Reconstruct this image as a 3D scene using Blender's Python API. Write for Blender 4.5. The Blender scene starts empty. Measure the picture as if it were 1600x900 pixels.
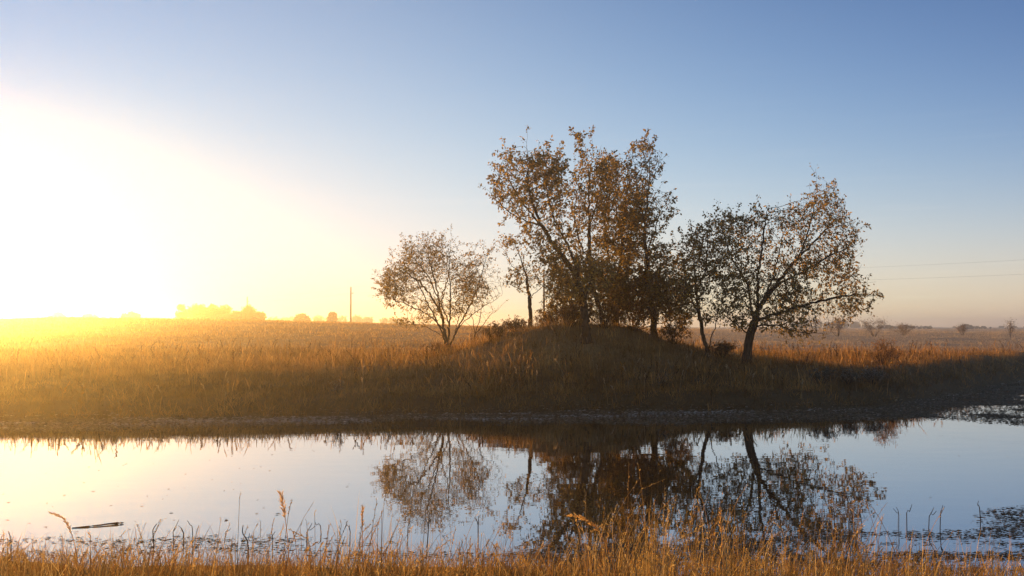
import bpy, math, random
import numpy as np
from math import radians as R
from mathutils import Vector

random.seed(7)
rng = np.random.default_rng(11)
sc = bpy.context.scene
col = sc.collection

# ------------------------------------------------------------------ camera
F = 1555.0                    # focal length in photograph pixels (1600 wide)
TILT = R(2.21)
EYE = 2.2                     # metres above the pond
cam = bpy.data.cameras.new('camera')
camera = bpy.data.objects.new('camera', cam)
col.objects.link(camera)
cam.sensor_width = 36
cam.lens = 36 * F / 1600
camera.location = (0, 0, EYE)
camera.rotation_euler = (R(90) + TILT, 0, 0)
cam.clip_start = 0.05
cam.clip_end = 6000
sc.camera = camera

# ------------------------------------------------------------------ light
SUN_EL, SUN_AZ = R(3.8), R(-28.8)
SUN = Vector((math.sin(SUN_AZ) * math.cos(SUN_EL), math.cos(SUN_AZ) * math.cos(SUN_EL), math.sin(SUN_EL)))
SUN_POWER, SUN_COLOUR = 4.8, (1.0, 0.48, 0.085)
HAZE_DENSITY, HAZE_G = 0.0012, 0.86
HAZE_COLOUR = (0.99, 0.975, 0.96, 1)

world = bpy.data.worlds.new('World')
sc.world = world
world.use_nodes = True
wt = world.node_tree
wn = wt.nodes
bg = wn['Background']
sky = wn.new('ShaderNodeTexSky')
sky.sky_type = 'NISHITA'
sky.sun_disc = False
sky.sun_elevation = SUN_EL
sky.sun_rotation = SUN_AZ
sky.air_density, sky.dust_density, sky.ozone_density = 1.0, 0.0, 1.0


def wmath(op, a, b=None, c=None, clamp=False):
    n = wn.new('ShaderNodeMath')
    n.operation = op
    n.use_clamp = clamp
    for i, v in enumerate((a, b, c)):
        if v is None:
            continue
        if isinstance(v, (int, float)):
            n.inputs[i].default_value = v
        else:
            wt.links.new(v, n.inputs[i])
    return n.outputs[0]


def wvec(op, a, b=None):
    n = wn.new('ShaderNodeVectorMath')
    n.operation = op
    for i, v in enumerate((a, b)):
        if v is None:
            continue
        if isinstance(v, (tuple, list)):
            n.inputs[i].default_value = v
        elif isinstance(v, float) and op == 'SCALE':
            n.inputs['Scale'].default_value = v
        else:
            wt.links.new(v, n.inputs['Scale'] if (op == 'SCALE' and i == 1) else n.inputs[i])
    return n.outputs['Value'] if op == 'DOT_PRODUCT' else n.outputs['Vector']


tc = wn.new('ShaderNodeTexCoord')
view = wvec('NORMALIZE', tc.outputs['Generated'])
sep = wn.new('ShaderNodeSeparateXYZ')
wt.links.new(view, sep.inputs[0])
elev = wmath('MAXIMUM', sep.outputs['Z'], 0.0)
ang = wmath('ARCCOSINE', wmath('MINIMUM', wvec('DOT_PRODUCT', view, tuple(SUN)), 1.0))
nsky = wvec('SCALE', sky.outputs[0], 0.1)
total = wvec('MULTIPLY', nsky, (2.43, 2.81, 3.40))


def glow(src, falloff, colour):
    e = wmath('EXPONENT', wmath('MULTIPLY', src, -1.0 / falloff))
    return wvec('SCALE', colour, e)


total = wvec('ADD', total, glow(elev, 0.20, (0.12, 0.0, 0.55)))
total = wvec('ADD', total, glow(elev, 0.08, (0.14, 0.17, 0.08)))
total = wvec('ADD', total, glow(ang, 0.25, (1.75, 1.06, 0.25)))
total = wvec('ADD', total, glow(ang, 0.12, (-4.40, -2.25, 0.60)))
total = wvec('MAXIMUM', total, (0.15, 0.15, 0.15))
# faint thin cloud streaks low in the sky
mp = wn.new('ShaderNodeMapping')
mp.inputs['Scale'].default_value = (3.0, 3.0, 70.0)
wt.links.new(view, mp.inputs['Vector'])
cn = wn.new('ShaderNodeTexNoise')
cn.inputs['Scale'].default_value = 2.2
cn.inputs['Detail'].default_value = 5
wt.links.new(mp.outputs[0], cn.inputs['Vector'])
streak = wmath('MULTIPLY', wmath('MULTIPLY_ADD', cn.outputs['Fac'], 4.0, -2.2, clamp=True),
               wmath('MULTIPLY', wmath('EXPONENT', wmath('MULTIPLY', elev, -16.0)), 0.9))
total = wvec('ADD', total, wvec('SCALE', (0.4, 0.3, 0.15), streak))
# film-like shoulder: 1 - exp(-x)
sp = wn.new('ShaderNodeSeparateXYZ')
wt.links.new(total, sp.inputs[0])
cb = wn.new('ShaderNodeCombineXYZ')
for ax in 'XYZ':
    wt.links.new(wmath('SUBTRACT', 1.0, wmath('EXPONENT', wmath('MULTIPLY', wmath('POWER', sp.outputs[ax], 2.0), -1.0))), cb.inputs[ax])
graded = wvec('MULTIPLY', cb.outputs[0], (7.3, 7.3, 7.6))
# never darker than the plain sky model (the sky away from the sun)
wt.links.new(wvec('MAXIMUM', graded, wvec('MINIMUM', wvec('MULTIPLY', sky.outputs[0], (0.70, 0.86, 0.98)), (1.1, 1.6, 2.4))), bg.inputs['Color'])
bg.inputs['Strength'].default_value = 0.1

sl = bpy.data.lights.new('sun', 'SUN')
sl.energy = SUN_POWER
sl.angle = R(0.53)
sl.color = SUN_COLOUR
so = bpy.data.objects.new('sun', sl)
col.objects.link(so)
so.rotation_euler = SUN.to_track_quat('Z', 'Y').to_euler()
so.location = (-40, 70, 30)

sc.view_settings.view_transform = 'Standard'
sc.view_settings.look = 'None'
sc.view_settings.exposure = 0.3
sc.view_settings.gamma = 1.0
sc.render.engine = 'CYCLES'
sc.cycles.max_bounces = 10
sc.cycles.diffuse_bounces = 3
sc.cycles.glossy_bounces = 3
sc.cycles.transmission_bounces = 4
sc.cycles.volume_bounces = 4
sc.cycles.use_denoising = True


# ------------------------------------------------------------------ helpers
def at(px, py, d):
    """world point seen at photograph pixel (px, py) at depth d in front of the camera"""
    X, Y = (px - 800) / F, (450 - py) / F
    dx, dy, dz = X, math.cos(TILT) - Y * math.sin(TILT), math.sin(TILT) + Y * math.cos(TILT)
    return np.array([dx / dy * d, d, EYE + dz / dy * d])


def uu(px):
    return (px - 800) / F


def tag(o, label=None, cat=None, group=None, kind=None):
    for k, v in (('label', label), ('category', cat), ('group', group), ('kind', kind)):
        if v:
            o[k] = v
    return o


def empty(name, loc):
    o = bpy.data.objects.new(name, None)
    o.location = loc
    o.empty_display_size = 0.2
    col.objects.link(o)
    return o


def mesh_np(name, verts, tris, mat, parent=None, colours=None, smooth=False, quads=False, shift=True):
    """one mesh object from numpy arrays; verts are world coordinates"""
    verts = np.asarray(verts, np.float32).reshape(-1, 3)
    k = 4 if quads else 3
    tris = np.asarray(tris, np.int32).reshape(-1, k)
    if parent is not None and shift:
        verts = verts - np.array(parent_origin(parent), np.float32)
    me = bpy.data.meshes.new(name)
    me.vertices.add(len(verts))
    me.vertices.foreach_set('co', verts.ravel())
    me.loops.add(tris.size)
    me.loops.foreach_set('vertex_index', tris.ravel())
    me.polygons.add(len(tris))
    me.polygons.foreach_set('loop_start', np.arange(0, tris.size, k, dtype=np.int32))
    me.polygons.foreach_set('loop_total', np.full(len(tris), k, np.int32))
    me.polygons.foreach_set('use_smooth', np.full(len(tris), smooth, bool))
    if colours is not None:
        a = me.color_attributes.new('col', 'FLOAT_COLOR', 'POINT')
        c = np.ones((len(verts), 4), np.float32)
        c[:, :3] = colours
        a.data.foreach_set('color', c.ravel())
    me.update(calc_edges=True)
    me.materials.append(mat)
    o = bpy.data.objects.new(name, me)
    col.objects.link(o)
    if parent is not None:
        o.parent = parent
    return o


def parent_origin(p):
    v = Vector((0, 0, 0))
    while p is not None:
        v = v + Vector(p.location)
        p = p.parent
    return v


# ------------------------------------------------------------------ value noise (numpy)
_tab = np.random.default_rng(3).random((64, 64))


def vnoise(x, y):
    x, y = np.asarray(x, float), np.asarray(y, float)
    xi, yi = np.floor(x).astype(int), np.floor(y).astype(int)
    fx, fy = x - xi, y - yi
    fx, fy = fx * fx * (3 - 2 * fx), fy * fy * (3 - 2 * fy)
    a, b = _tab[xi % 64, yi % 64], _tab[(xi + 1) % 64, yi % 64]
    c, d = _tab[xi % 64, (yi + 1) % 64], _tab[(xi + 1) % 64, (yi + 1) % 64]
    return (a * (1 - fx) + b * fx) * (1 - fy) + (c * (1 - fx) + d * fx) * fy


def fbm(x, y, o=3):
    s, a, t = 0, 1, 0
    for i in range(o):
        s = s + a * vnoise(x * 2 ** i + 7.3 * i, y * 2 ** i + 3.1 * i)
        t += a
        a *= 0.5
    return s / t


def sstep(a, b, x):
    t = np.clip((x - a) / (b - a), 0, 1)
    return t * t * (3 - 2 * t)


# ------------------------------------------------------------------ terrain shape
_fx = [uu(p) for p in (-900, 0, 500, 900, 1250, 1400, 1500, 1600, 2500)]
_fd = [22.0, 23.4, 24.2, 25.8, 26.0, 27.8, 33.5, 41.5, 58.0]
_wx = [uu(p) for p in (-900, 0, 200, 400, 560, 700, 900, 1050, 1200, 1450, 1600, 2500)]
_wd = [20.6, 21.2, 21.4, 22.0, 22.9, 23.4, 22.5, 22.3, 23.2, 23.5, 22.3, 20.4]


def foot(x, y):
    """depth at which the far bank rises out of the weed"""
    u = x / np.maximum(y, 6.0)
    return np.interp(u, _fx, _fd) + (fbm(x * 0.35, 4.0 + 0 * x) - 0.5) * 0.8


def weed_edge(x, y):
    """depth at which open water ends and the far weed mat begins"""
    u = x / np.maximum(y, 6.0)
    return np.interp(u, _wx, _wd) + (fbm(x * 0.5, 9.0 + 0 * x) - 0.5) * 0.8


def near_edge(x):
    return np.interp(x, [-5, -1.5, 0, 1.2, 4], [9.6, 9.35, 8.95, 8.6, 8.45]) + 0.2 * np.sin(x * 0.55 + 0.7) + (fbm(x * 0.8, 1.0 + 0 * x) - 0.5) * 0.7


MOUND = at(892, 505, 36.3)


def ground_z(x, y):
    x, y = np.asarray(x, float), np.asarray(y, float)
    u = x / np.maximum(y, 6.0)
    f, w, n = foot(x, y), weed_edge(x, y), near_edge(x)
    # far side
    t = y - f
    top = 0.78 + sstep(28, 150, y) * np.interp(u, [-0.9, -0.55, -0.45, -0.25, -0.1, 0.2, 0.5], [2.1, 2.2, 2.5, 2.15, 1.5, 0.45, 0.2])
    far = np.where(t < 0, 0, 0.30 * sstep(0, 0.9, t) + (top - 0.30) * sstep(0.4, 6.0, t))
    # mound
    dx, dy = x - MOUND[0], y - MOUND[1]
    wx = np.where(dx < 0, 3.7, 4.3)
    mound = 1.42 * np.exp(-np.abs(dx / wx) ** 2.3 - np.abs(dy / 4.2) ** 2.2)
    far = far + mound * (0.86 + 0.42 * (fbm(x * 0.9 + 12, y * 0.9) - 0.5)) * sstep(0.2, 4, t) + 0.12 * mound
    far = far + (fbm(x * 0.45, y * 0.45) - 0.5) * 0.22 * sstep(0.3, 3, t) + (fbm(x * 0.02, y * 0.02 + 5) - 0.5) * 0.8 * sstep(60, 200, y)
    # weed shelf
    shelf = -0.012 + (fbm(x * 1.1, y * 1.1) - 0.52) * 0.10
    shelf = shelf + 0.018 * sstep(0.30, 0.42, u)
    shelf = np.where(t > -0.8, shelf + 0.05 * sstep(-0.8, 0.2, t), shelf)
    bed = -0.55
    s = sstep(-0.3, 0.8, y - w)
    z = bed * (1 - s) + shelf * s
    z = np.where(t > 0, np.maximum(shelf + 0.05, 0.0) + far, z)
    # near side
    tn = n - y
    near = 0.16 * sstep(-0.2, 1.3, tn) + np.maximum(tn - 0.8, 0) * 0.045 + (fbm(x * 1.3, y * 1.3 + 40) - 0.5) * 0.10 * sstep(-0.4, 0.6, tn)
    sn = sstep(-2.2, -0.1, tn)
    zn = bed * (1 - sn) + near * sn
    return np.where(y < 15, np.where(tn > -2.2, zn, bed), z)


def gz(x, y):
    return float(ground_z(np.array([x]), np.array([y]))[0])


# ------------------------------------------------------------------ materials
def new_mat(name):
    m = bpy.data.materials.new(name)
    m.use_nodes = True
    m.node_tree.nodes.clear()
    t = m.node_tree
    out = t.nodes.new('ShaderNodeOutputMaterial')
    return m, t, out


def blade_mat(name, trans=0.45, gloss=0.0, rough=0.45):
    m, t, out = new_mat(name)
    a = t.nodes.new('ShaderNodeAttribute')
    a.attribute_name = 'col'
    d = t.nodes.new('ShaderNodeBsdfDiffuse')
    tr = t.nodes.new('ShaderNodeBsdfTranslucent')
    mx = t.nodes.new('ShaderNodeMixShader')
    mx.inputs[0].default_value = trans
    t.links.new(a.outputs['Color'], d.inputs[0])
    t.links.new(a.outputs['Color'], tr.inputs[0])
    t.links.new(d.outputs[0], mx.inputs[1])
    t.links.new(tr.outputs[0], mx.inputs[2])
    last = mx.outputs[0]
    if gloss:
        g = t.nodes.new('ShaderNodeBsdfGlossy')
        g.inputs['Roughness'].default_value = rough
        g.inputs['Color'].default_value = (1, 1, 1, 1)
        m2 = t.nodes.new('ShaderNodeMixShader')
        m2.inputs[0].default_value = gloss
        t.links.new(last, m2.inputs[1])
        t.links.new(g.outputs[0], m2.inputs[2])
        last = m2.outputs[0]
    t.links.new(last, out.inputs[0])
    return m


def noise_mat(name, c1, c2, scale, rough=0.9, bump=0.3, detail=6, c3=None, scale3=0.3, stretch=None):
    m, t, out = new_mat(name)
    p = t.nodes.new('ShaderNodeBsdfPrincipled')
    p.inputs['Roughness'].default_value = rough
    p.inputs['Specular IOR Level'].default_value = 0.2
    co = t.nodes.new('ShaderNodeTexCoord')
    src = co.outputs['Object']
    if stretch:
        mp_ = t.nodes.new('ShaderNodeMapping')
        mp_.inputs['Scale'].default_value = stretch
        t.links.new(src, mp_.inputs[0])
        src = mp_.outputs[0]
    n = t.nodes.new('ShaderNodeTexNoise')
    n.inputs['Scale'].default_value = scale
    n.inputs['Detail'].default_value = detail
    t.links.new(src, n.inputs['Vector'])
    r = t.nodes.new('ShaderNodeValToRGB')
    r.color_ramp.elements[0].position = 0.32
    r.color_ramp.elements[0].color = (*c1, 1)
    r.color_ramp.elements[1].position = 0.68
    r.color_ramp.elements[1].color = (*c2, 1)
    t.links.new(n.outputs['Fac'], r.inputs[0])
    last = r.outputs[0]
    if c3:
        n3 = t.nodes.new('ShaderNodeTexNoise')
        n3.inputs['Scale'].default_value = scale3
        n3.inputs['Detail'].default_value = 3
        t.links.new(co.outputs['Object'], n3.inputs['Vector'])
        mx = t.nodes.new('ShaderNodeMix')
        mx.data_type = 'RGBA'
        t.links.new(n3.outputs['Fac'], mx.inputs['Factor'])
        t.links.new(last, mx.inputs['A'])
        mx.inputs['B'].default_value = (*c3, 1)
        last = mx.outputs['Result']
    t.links.new(last, p.inputs['Base Color'])
    if bump:
        b = t.nodes.new('ShaderNodeBump')
        b.inputs['Strength'].default_value = bump
        b.inputs['Distance'].default_value = 0.02
        t.links.new(n.outputs['Fac'], b.inputs['Height'])
        t.links.new(b.outputs[0], p.inputs['Normal'])
    t.links.new(p.outputs[0], out.inputs[0])
    return m


M_GRASS = blade_mat('dry_grass', 0.55)
M_LEAF = blade_mat('autumn_leaf', 0.6, gloss=0.03, rough=0.5)
M_WEED = blade_mat('pond_weed', 0.05, gloss=0.04, rough=0.4)
M_BARK = noise_mat('bark', (0.045, 0.030, 0.020), (0.10, 0.070, 0.047), 22, bump=0.6, stretch=(1, 1, 0.25))
M_TWIG = noise_mat('dead_twig', (0.035, 0.024, 0.017), (0.075, 0.05, 0.035), 40, bump=0.3)
M_GROUND = noise_mat('soil_and_thatch', (0.085, 0.085, 0.085), (0.165, 0.160, 0.155), 6.0, bump=0.5, c3=(0.125, 0.122, 0.12), scale3=0.15)
M_POLE = noise_mat('pole_wood', (0.06, 0.045, 0.035), (0.12, 0.09, 0.07), 4, bump=0.2, stretch=(1, 1, 0.1))
M_WIRE = noise_mat('wire_metal', (0.05, 0.05, 0.05), (0.09, 0.085, 0.08), 5, rough=0.5, bump=0)
M_CERAMIC = noise_mat('insulator_ceramic', (0.20, 0.17, 0.15), (0.28, 0.25, 0.22), 9, rough=0.3, bump=0)

mw, t, out = new_mat('pond_water')
p = t.nodes.new('ShaderNodeBsdfPrincipled')
p.inputs['Base Color'].default_value = (0.030, 0.022, 0.016, 1)
p.inputs['Roughness'].default_value = 0.015
p.inputs['IOR'].default_value = 2.4
p.inputs['Specular IOR Level'].default_value = 0.5
tcw = t.nodes.new('ShaderNodeTexCoord')
mpw = t.nodes.new('ShaderNodeMapping')
mpw.inputs['Scale'].default_value = (0.7, 1.6, 1)
t.links.new(tcw.outputs['Object'], mpw.inputs[0])
nw = t.nodes.new('ShaderNodeTexNoise')
nw.inputs['Scale'].default_value = 1.6
nw.inputs['Detail'].default_value = 2
t.links.new(mpw.outputs[0], nw.inputs['Vector'])
bw = t.nodes.new('ShaderNodeBump')
bw.inputs['Strength'].default_value = 0.02
bw.inputs['Distance'].default_value = 0.05
t.links.new(nw.outputs['Fac'], bw.inputs['Height'])
t.links.new(bw.outputs[0], p.inputs['Normal'])
gw = t.nodes.new('ShaderNodeBsdfGlossy')
gw.inputs['Roughness'].default_value = 0.015
gw.inputs['Color'].default_value = (0.97, 0.96, 0.95, 1)
t.links.new(bw.outputs[0], gw.inputs['Normal'])
mxw = t.nodes.new('ShaderNodeMixShader')
mxw.inputs[0].default_value = 0.42
t.links.new(p.outputs[0], mxw.inputs[1])
t.links.new(gw.outputs[0], mxw.inputs[2])
t.links.new(mxw.outputs[0], out.inputs[0])
M_WATER = mw

# ------------------------------------------------------------------ ground and water
def axis(fine0, fine1, step, lo, hi):
    a = list(np.arange(fine0, fine1 + 1e-6, step))
    s, v = step, fine1
    while v < hi:
        s *= 1.18
        v = min(v + s, hi)
        a.append(v)
    s, v, b = step, fine0, []
    while v > lo:
        s *= 1.18
        v = max(v - s, lo)
        b.append(v)
    return np.array(b[::-1] + a)


gx = axis(-24, 30, 0.22, -1350, 1350)
gy = axis(2, 48, 0.20, -60, 1350)
GX, GY = np.meshgrid(gx, gy)
GZ = ground_z(GX.ravel(), GY.ravel())
nx, ny = len(gx), len(gy)
ii = (np.arange(ny - 1)[:, None] * nx + np.arange(nx - 1)[None, :]).ravel()
q = np.stack([ii, ii + 1, ii + nx + 1, ii + nx], 1)
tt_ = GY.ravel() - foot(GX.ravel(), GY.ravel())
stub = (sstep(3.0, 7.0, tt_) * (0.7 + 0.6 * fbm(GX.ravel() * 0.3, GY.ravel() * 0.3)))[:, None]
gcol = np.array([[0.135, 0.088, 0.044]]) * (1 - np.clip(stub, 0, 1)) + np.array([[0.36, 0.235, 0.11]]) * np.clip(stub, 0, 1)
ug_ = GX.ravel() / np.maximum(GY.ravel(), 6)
mist_tint = (sstep(0.10, 0.24, ug_) * sstep(44, 64, GY.ravel()))[:, None]  # far right stubble, paled so that mist is painted into the ground colour
gcol = gcol * (1 - mist_tint) + np.array([[0.46, 0.37, 0.27]]) * mist_tint
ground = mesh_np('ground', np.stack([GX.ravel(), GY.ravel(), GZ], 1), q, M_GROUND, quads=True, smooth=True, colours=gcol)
gt = M_GROUND.node_tree
ga = gt.nodes.new('ShaderNodeAttribute')
ga.attribute_name = 'col'
gp = next(n_ for n_ in gt.nodes if n_.type == 'BSDF_PRINCIPLED')
gm = gt.nodes.new('ShaderNodeMix')
gm.data_type = 'RGBA'
gm.blend_type = 'MULTIPLY'
gm.inputs['Factor'].default_value = 1.0
gsrc = gp.inputs['Base Color'].links[0].from_socket
gs = gt.nodes.new('ShaderNodeVectorMath')
gs.operation = 'SCALE'
gs.inputs['Scale'].default_value = 8.0
gt.links.new(gsrc, gs.inputs[0])
gt.links.new(gs.outputs['Vector'], gm.inputs['A'])
gt.links.new(ga.outputs['Color'], gm.inputs['B'])
gt.links.new(gm.outputs['Result'], gp.inputs['Base Color'])
tag(ground, 'brown soil and dry thatch under the grass of banks, mound and field', kind='structure')

wq = np.array([[-120, 5, 0], [120, 5, 0], [120, 62, 0], [-120, 62, 0]], float)
water = mesh_np('water', wq, [[0, 1, 2, 3]], M_WATER, quads=True)
tag(water, 'still pond mirroring the trees and pale sky', kind='structure')


# ------------------------------------------------------------------ grass builders
def blades(x, y, z, h, w, lean, az, colr, head=0.0, levels=4, face=None):
    """curved tapering strips; returns verts, tris, colours"""
    n = len(x)
    ts = np.array([0, 0.45, 0.78, 1.0]) if levels == 4 else np.array([0, 0.55, 1.0])
    if levels == 4:
        ws = np.stack([np.ones(n), np.full(n, 0.85), np.where(head > 0, head, 0.55) * np.ones(n), np.zeros(n)], 1)
    else:
        ws = np.stack([np.ones(n), np.full(n, 0.75), np.zeros(n)], 1)
    dirx, diry = np.cos(az), np.sin(az)
    fa = rng.uniform(0, 2 * np.pi, n) if face is None else face
    fx, fy = np.cos(fa), np.sin(fa)
    V = []
    for k, tt in enumerate(ts):
        off = lean * h * tt ** 1.8
        zz = z + h * tt * (1 - 0.35 * np.clip(lean, 0, 1.5) * tt)
        cx, cy = x + dirx * off, y + diry * off
        if k < len(ts) - 1:
            hw = 0.5 * w * ws[:, k]
            V.append(np.stack([cx - fx * hw, cy - fy * hw, zz], 1))
            V.append(np.stack([cx + fx * hw, cy + fy * hw, zz], 1))
        else:
            V.append(np.stack([cx, cy, zz], 1))
    nv = len(V)
    V = np.stack(V, 1)
    if levels == 4:
        T = np.array([[0, 1, 3], [0, 3, 2], [2, 3, 5], [2, 5, 4], [4, 5, 6]])
    else:
        T = np.array([[0, 1, 3], [0, 3, 2], [2, 3, 4]])
    tris = (np.arange(n)[:, None, None] * nv + T[None]).reshape(-1, 3)
    return V.reshape(-1, 3), tris, np.repeat(colr, nv, axis=0)


def join(parts):
    V, T, C, o = [], [], [], 0
    for v, t_, c in parts:
        V.append(v)
        T.append(t_ + o)
        C.append(c)
        o += len(v)
    return np.concatenate(V), np.concatenate(T), np.concatenate(C)


def pick(palette, n, jitter=0.25):
    pal = np.array(palette)
    c = pal[rng.integers(0, len(pal), n)]
    return c * (1 + rng.uniform(-jitter, jitter, (n, 1)))


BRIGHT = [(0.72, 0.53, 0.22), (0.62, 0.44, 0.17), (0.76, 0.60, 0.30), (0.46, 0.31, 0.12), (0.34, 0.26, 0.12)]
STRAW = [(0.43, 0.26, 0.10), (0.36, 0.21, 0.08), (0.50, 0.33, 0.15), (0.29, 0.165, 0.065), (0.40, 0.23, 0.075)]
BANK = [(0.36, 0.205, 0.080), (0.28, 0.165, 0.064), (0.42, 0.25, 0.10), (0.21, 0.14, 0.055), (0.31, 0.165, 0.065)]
GOLD = [(0.40, 0.20, 0.05), (0.34, 0.18, 0.06), (0.46, 0.26, 0.08)]


def scatter_bank(n):
    d = 22.5 + 26 * rng.random(n) ** 1.25
    u = rng.uniform(-0.70, 0.72, n)
    x, y = u * d, d
    t = y - foot(x, y)
    keep = t > rng.uniform(-0.25, 0.05, n)
    x, y, t, u = x[keep], y[keep], t[keep], u[keep]
    z = ground_z(x, y) - 0.03
    m = len(x)
    onm = np.exp(-((x - MOUND[0]) / 4.5) ** 2 - ((y - MOUND[1]) / 4.0) ** 2)
    cl = fbm(x * 0.9, y * 0.9)
    tus = sstep(0.45, 0.75, fbm(x * 2.3 + 60, y * 2.3, 2))
    h = (0.10 + 0.20 * rng.random(m) ** 1.6) * (0.3 + 1.1 * cl) * (1 + 0.9 * tus) * (1 - 0.05 * onm)
    h *= np.where(t < 0.6, 0.75, 1.0)
    w = rng.uniform(0.007, 0.015, m)
    lean = rng.uniform(0.15, 1.5, m)
    az = rng.uniform(0, 2 * np.pi, m)
    tall = rng.random(m) < 0.06 + 0.16 * onm + 0.06 * (t > 3)
    h = np.where(tall, h * 1.45, h)
    lean = np.where(tall, lean * 0.35, lean)
    head = np.where(tall, 1.7, 0.0)
    right = (u > 0.24) & (t > 4.0)
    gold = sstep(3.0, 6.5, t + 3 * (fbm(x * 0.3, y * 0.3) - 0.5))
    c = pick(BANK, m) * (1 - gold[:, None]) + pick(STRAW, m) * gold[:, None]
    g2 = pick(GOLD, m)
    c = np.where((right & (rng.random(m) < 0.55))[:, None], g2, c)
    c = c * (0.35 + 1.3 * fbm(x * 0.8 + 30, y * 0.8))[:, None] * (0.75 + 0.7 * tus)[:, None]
    return x, y, z, h, w, lean, az, c, head


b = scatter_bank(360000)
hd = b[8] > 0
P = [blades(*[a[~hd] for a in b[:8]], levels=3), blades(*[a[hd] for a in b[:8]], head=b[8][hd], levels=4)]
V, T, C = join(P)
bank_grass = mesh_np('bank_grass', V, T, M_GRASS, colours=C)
tag(bank_grass, 'dry brown and golden grass covering the far bank and mound', 'grass', kind='stuff')


def scatter_field(n):
    d = np.exp(rng.uniform(math.log(40), math.log(330), n))
    u = rng.uniform(-0.68, 0.68, n)
    x, y = u * d, d
    z = ground_z(x, y) - 0.04
    sc_ = d / 45.0
    cl = fbm(x * 0.35 / sc_ ** 0.5, y * 0.35 / sc_ ** 0.5)
    h = (0.12 + 0.26 * rng.random(n) ** 1.6) * (0.35 + 1.2 * cl) * np.minimum(1 + (d - 45) / 250, 1.5)
    h *= np.where(u > 0.2, 0.75, 1.0)
    w = rng.uniform(0.012, 0.022, n) * sc_
    lean = rng.uniform(0.1, 1.3, n)
    az = rng.uniform(0, 2 * np.pi, n)
    c = pick(STRAW, n, 0.5) * 1.6 * (0.5 + 0.8 * fbm(x * 0.04 + 3, y * 0.08))[:, None]
    pale = (sstep(0.10, 0.24, u) * sstep(46, 70, d))[:, None]  # blades of that stubble paled too, their colour standing in for mist
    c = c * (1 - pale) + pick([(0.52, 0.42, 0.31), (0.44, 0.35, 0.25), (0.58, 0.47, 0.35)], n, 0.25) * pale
    rows = 0.8 + 0.2 * np.sin(y * 0.9 + 0.25 * x + 3 * fbm(x * 0.02, y * 0.02))
    return x, y, z, h * rows, w, lean, az, c


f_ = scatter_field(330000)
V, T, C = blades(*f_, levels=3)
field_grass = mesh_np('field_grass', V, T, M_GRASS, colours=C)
tag(field_grass, 'golden dry crop and grass of the field running to the horizon', 'grass', kind='stuff')


# ------------------------------------------------------------------ near bank grass
_hx = [uu(p) for p in (-300, 0, 100, 300, 420, 470, 560, 610, 700, 800, 860, 930, 1000, 1100, 1160, 1220, 1300, 1450, 1600, 1900)]
_hh = [0.34, 0.34, 0.36, 0.34, 0.46, 0.44, 0.52, 0.40, 0.36, 0.30, 0.36, 0.56, 0.60, 0.58, 0.46, 0.38, 0.42, 0.40, 0.38, 0.36]


def near_scatter(n, d0, d1):
    d = rng.uniform(d0, d1, n)
    u = rng.uniform(-0.75, 0.75, n)
    x, y = u * d, d
    k = near_edge(x) - y > rng.uniform(-0.35, 0.15, n)
    return x[k], y[k], u[k]


P = []
x, y, u = near_scatter(37000, 3.2, 10.2)                       # low thatch
n = len(x)
cl = fbm(x * 1.6, y * 1.6)
P.append(blades(x, y, ground_z(x, y) - 0.02, (0.10 + 0.20 * rng.random(n)) * (0.5 + cl), rng.uniform(0.004, 0.009, n),
                rng.uniform(0.2, 1.3, n), rng.uniform(0, 6.28, n), pick(BANK + STRAW[3:], n), levels=3))
x, y, u = near_scatter(15000, 3.4, 9.7)                        # upright golden blades in clumps
cl = fbm(x * 1.2 + 11, y * 1.2 + 5)
k = cl > rng.uniform(0.44, 0.58, len(x))
x, y, u = x[k], y[k], u[k]
n = len(x)
hh = np.interp(u, _hx, _hh)
P.append(blades(x, y, ground_z(x, y) - 0.02, hh * (0.4 + 1.1 * rng.random(n) ** 1.6), rng.uniform(0.003, 0.0065, n),
                rng.uniform(0.05, 0.55, n), rng.normal(0.4, 1.2, n), pick(BRIGHT, n), levels=4))
x, y, u = near_scatter(16000, 5.5, 9.3)                       # even fringe of shorter golden blades
n = len(x)
P.append(blades(x, y, ground_z(x, y) - 0.02, (0.16 + 0.24 * rng.random(n) ** 1.5) * (0.5 + fbm(x * 2.2, y * 2.2)), rng.uniform(0.0035, 0.0075, n),
                rng.uniform(0.1, 0.9, n), rng.uniform(0, 6.28, n), pick(BRIGHT + STRAW, n), levels=4))
V, T, C = join(P)
near_grass = mesh_np('near_bank_grass', V, T, M_GRASS, colours=C)
tag(near_grass, 'golden dry grass along the near bank at the bottom', 'grass', kind='stuff')


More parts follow.
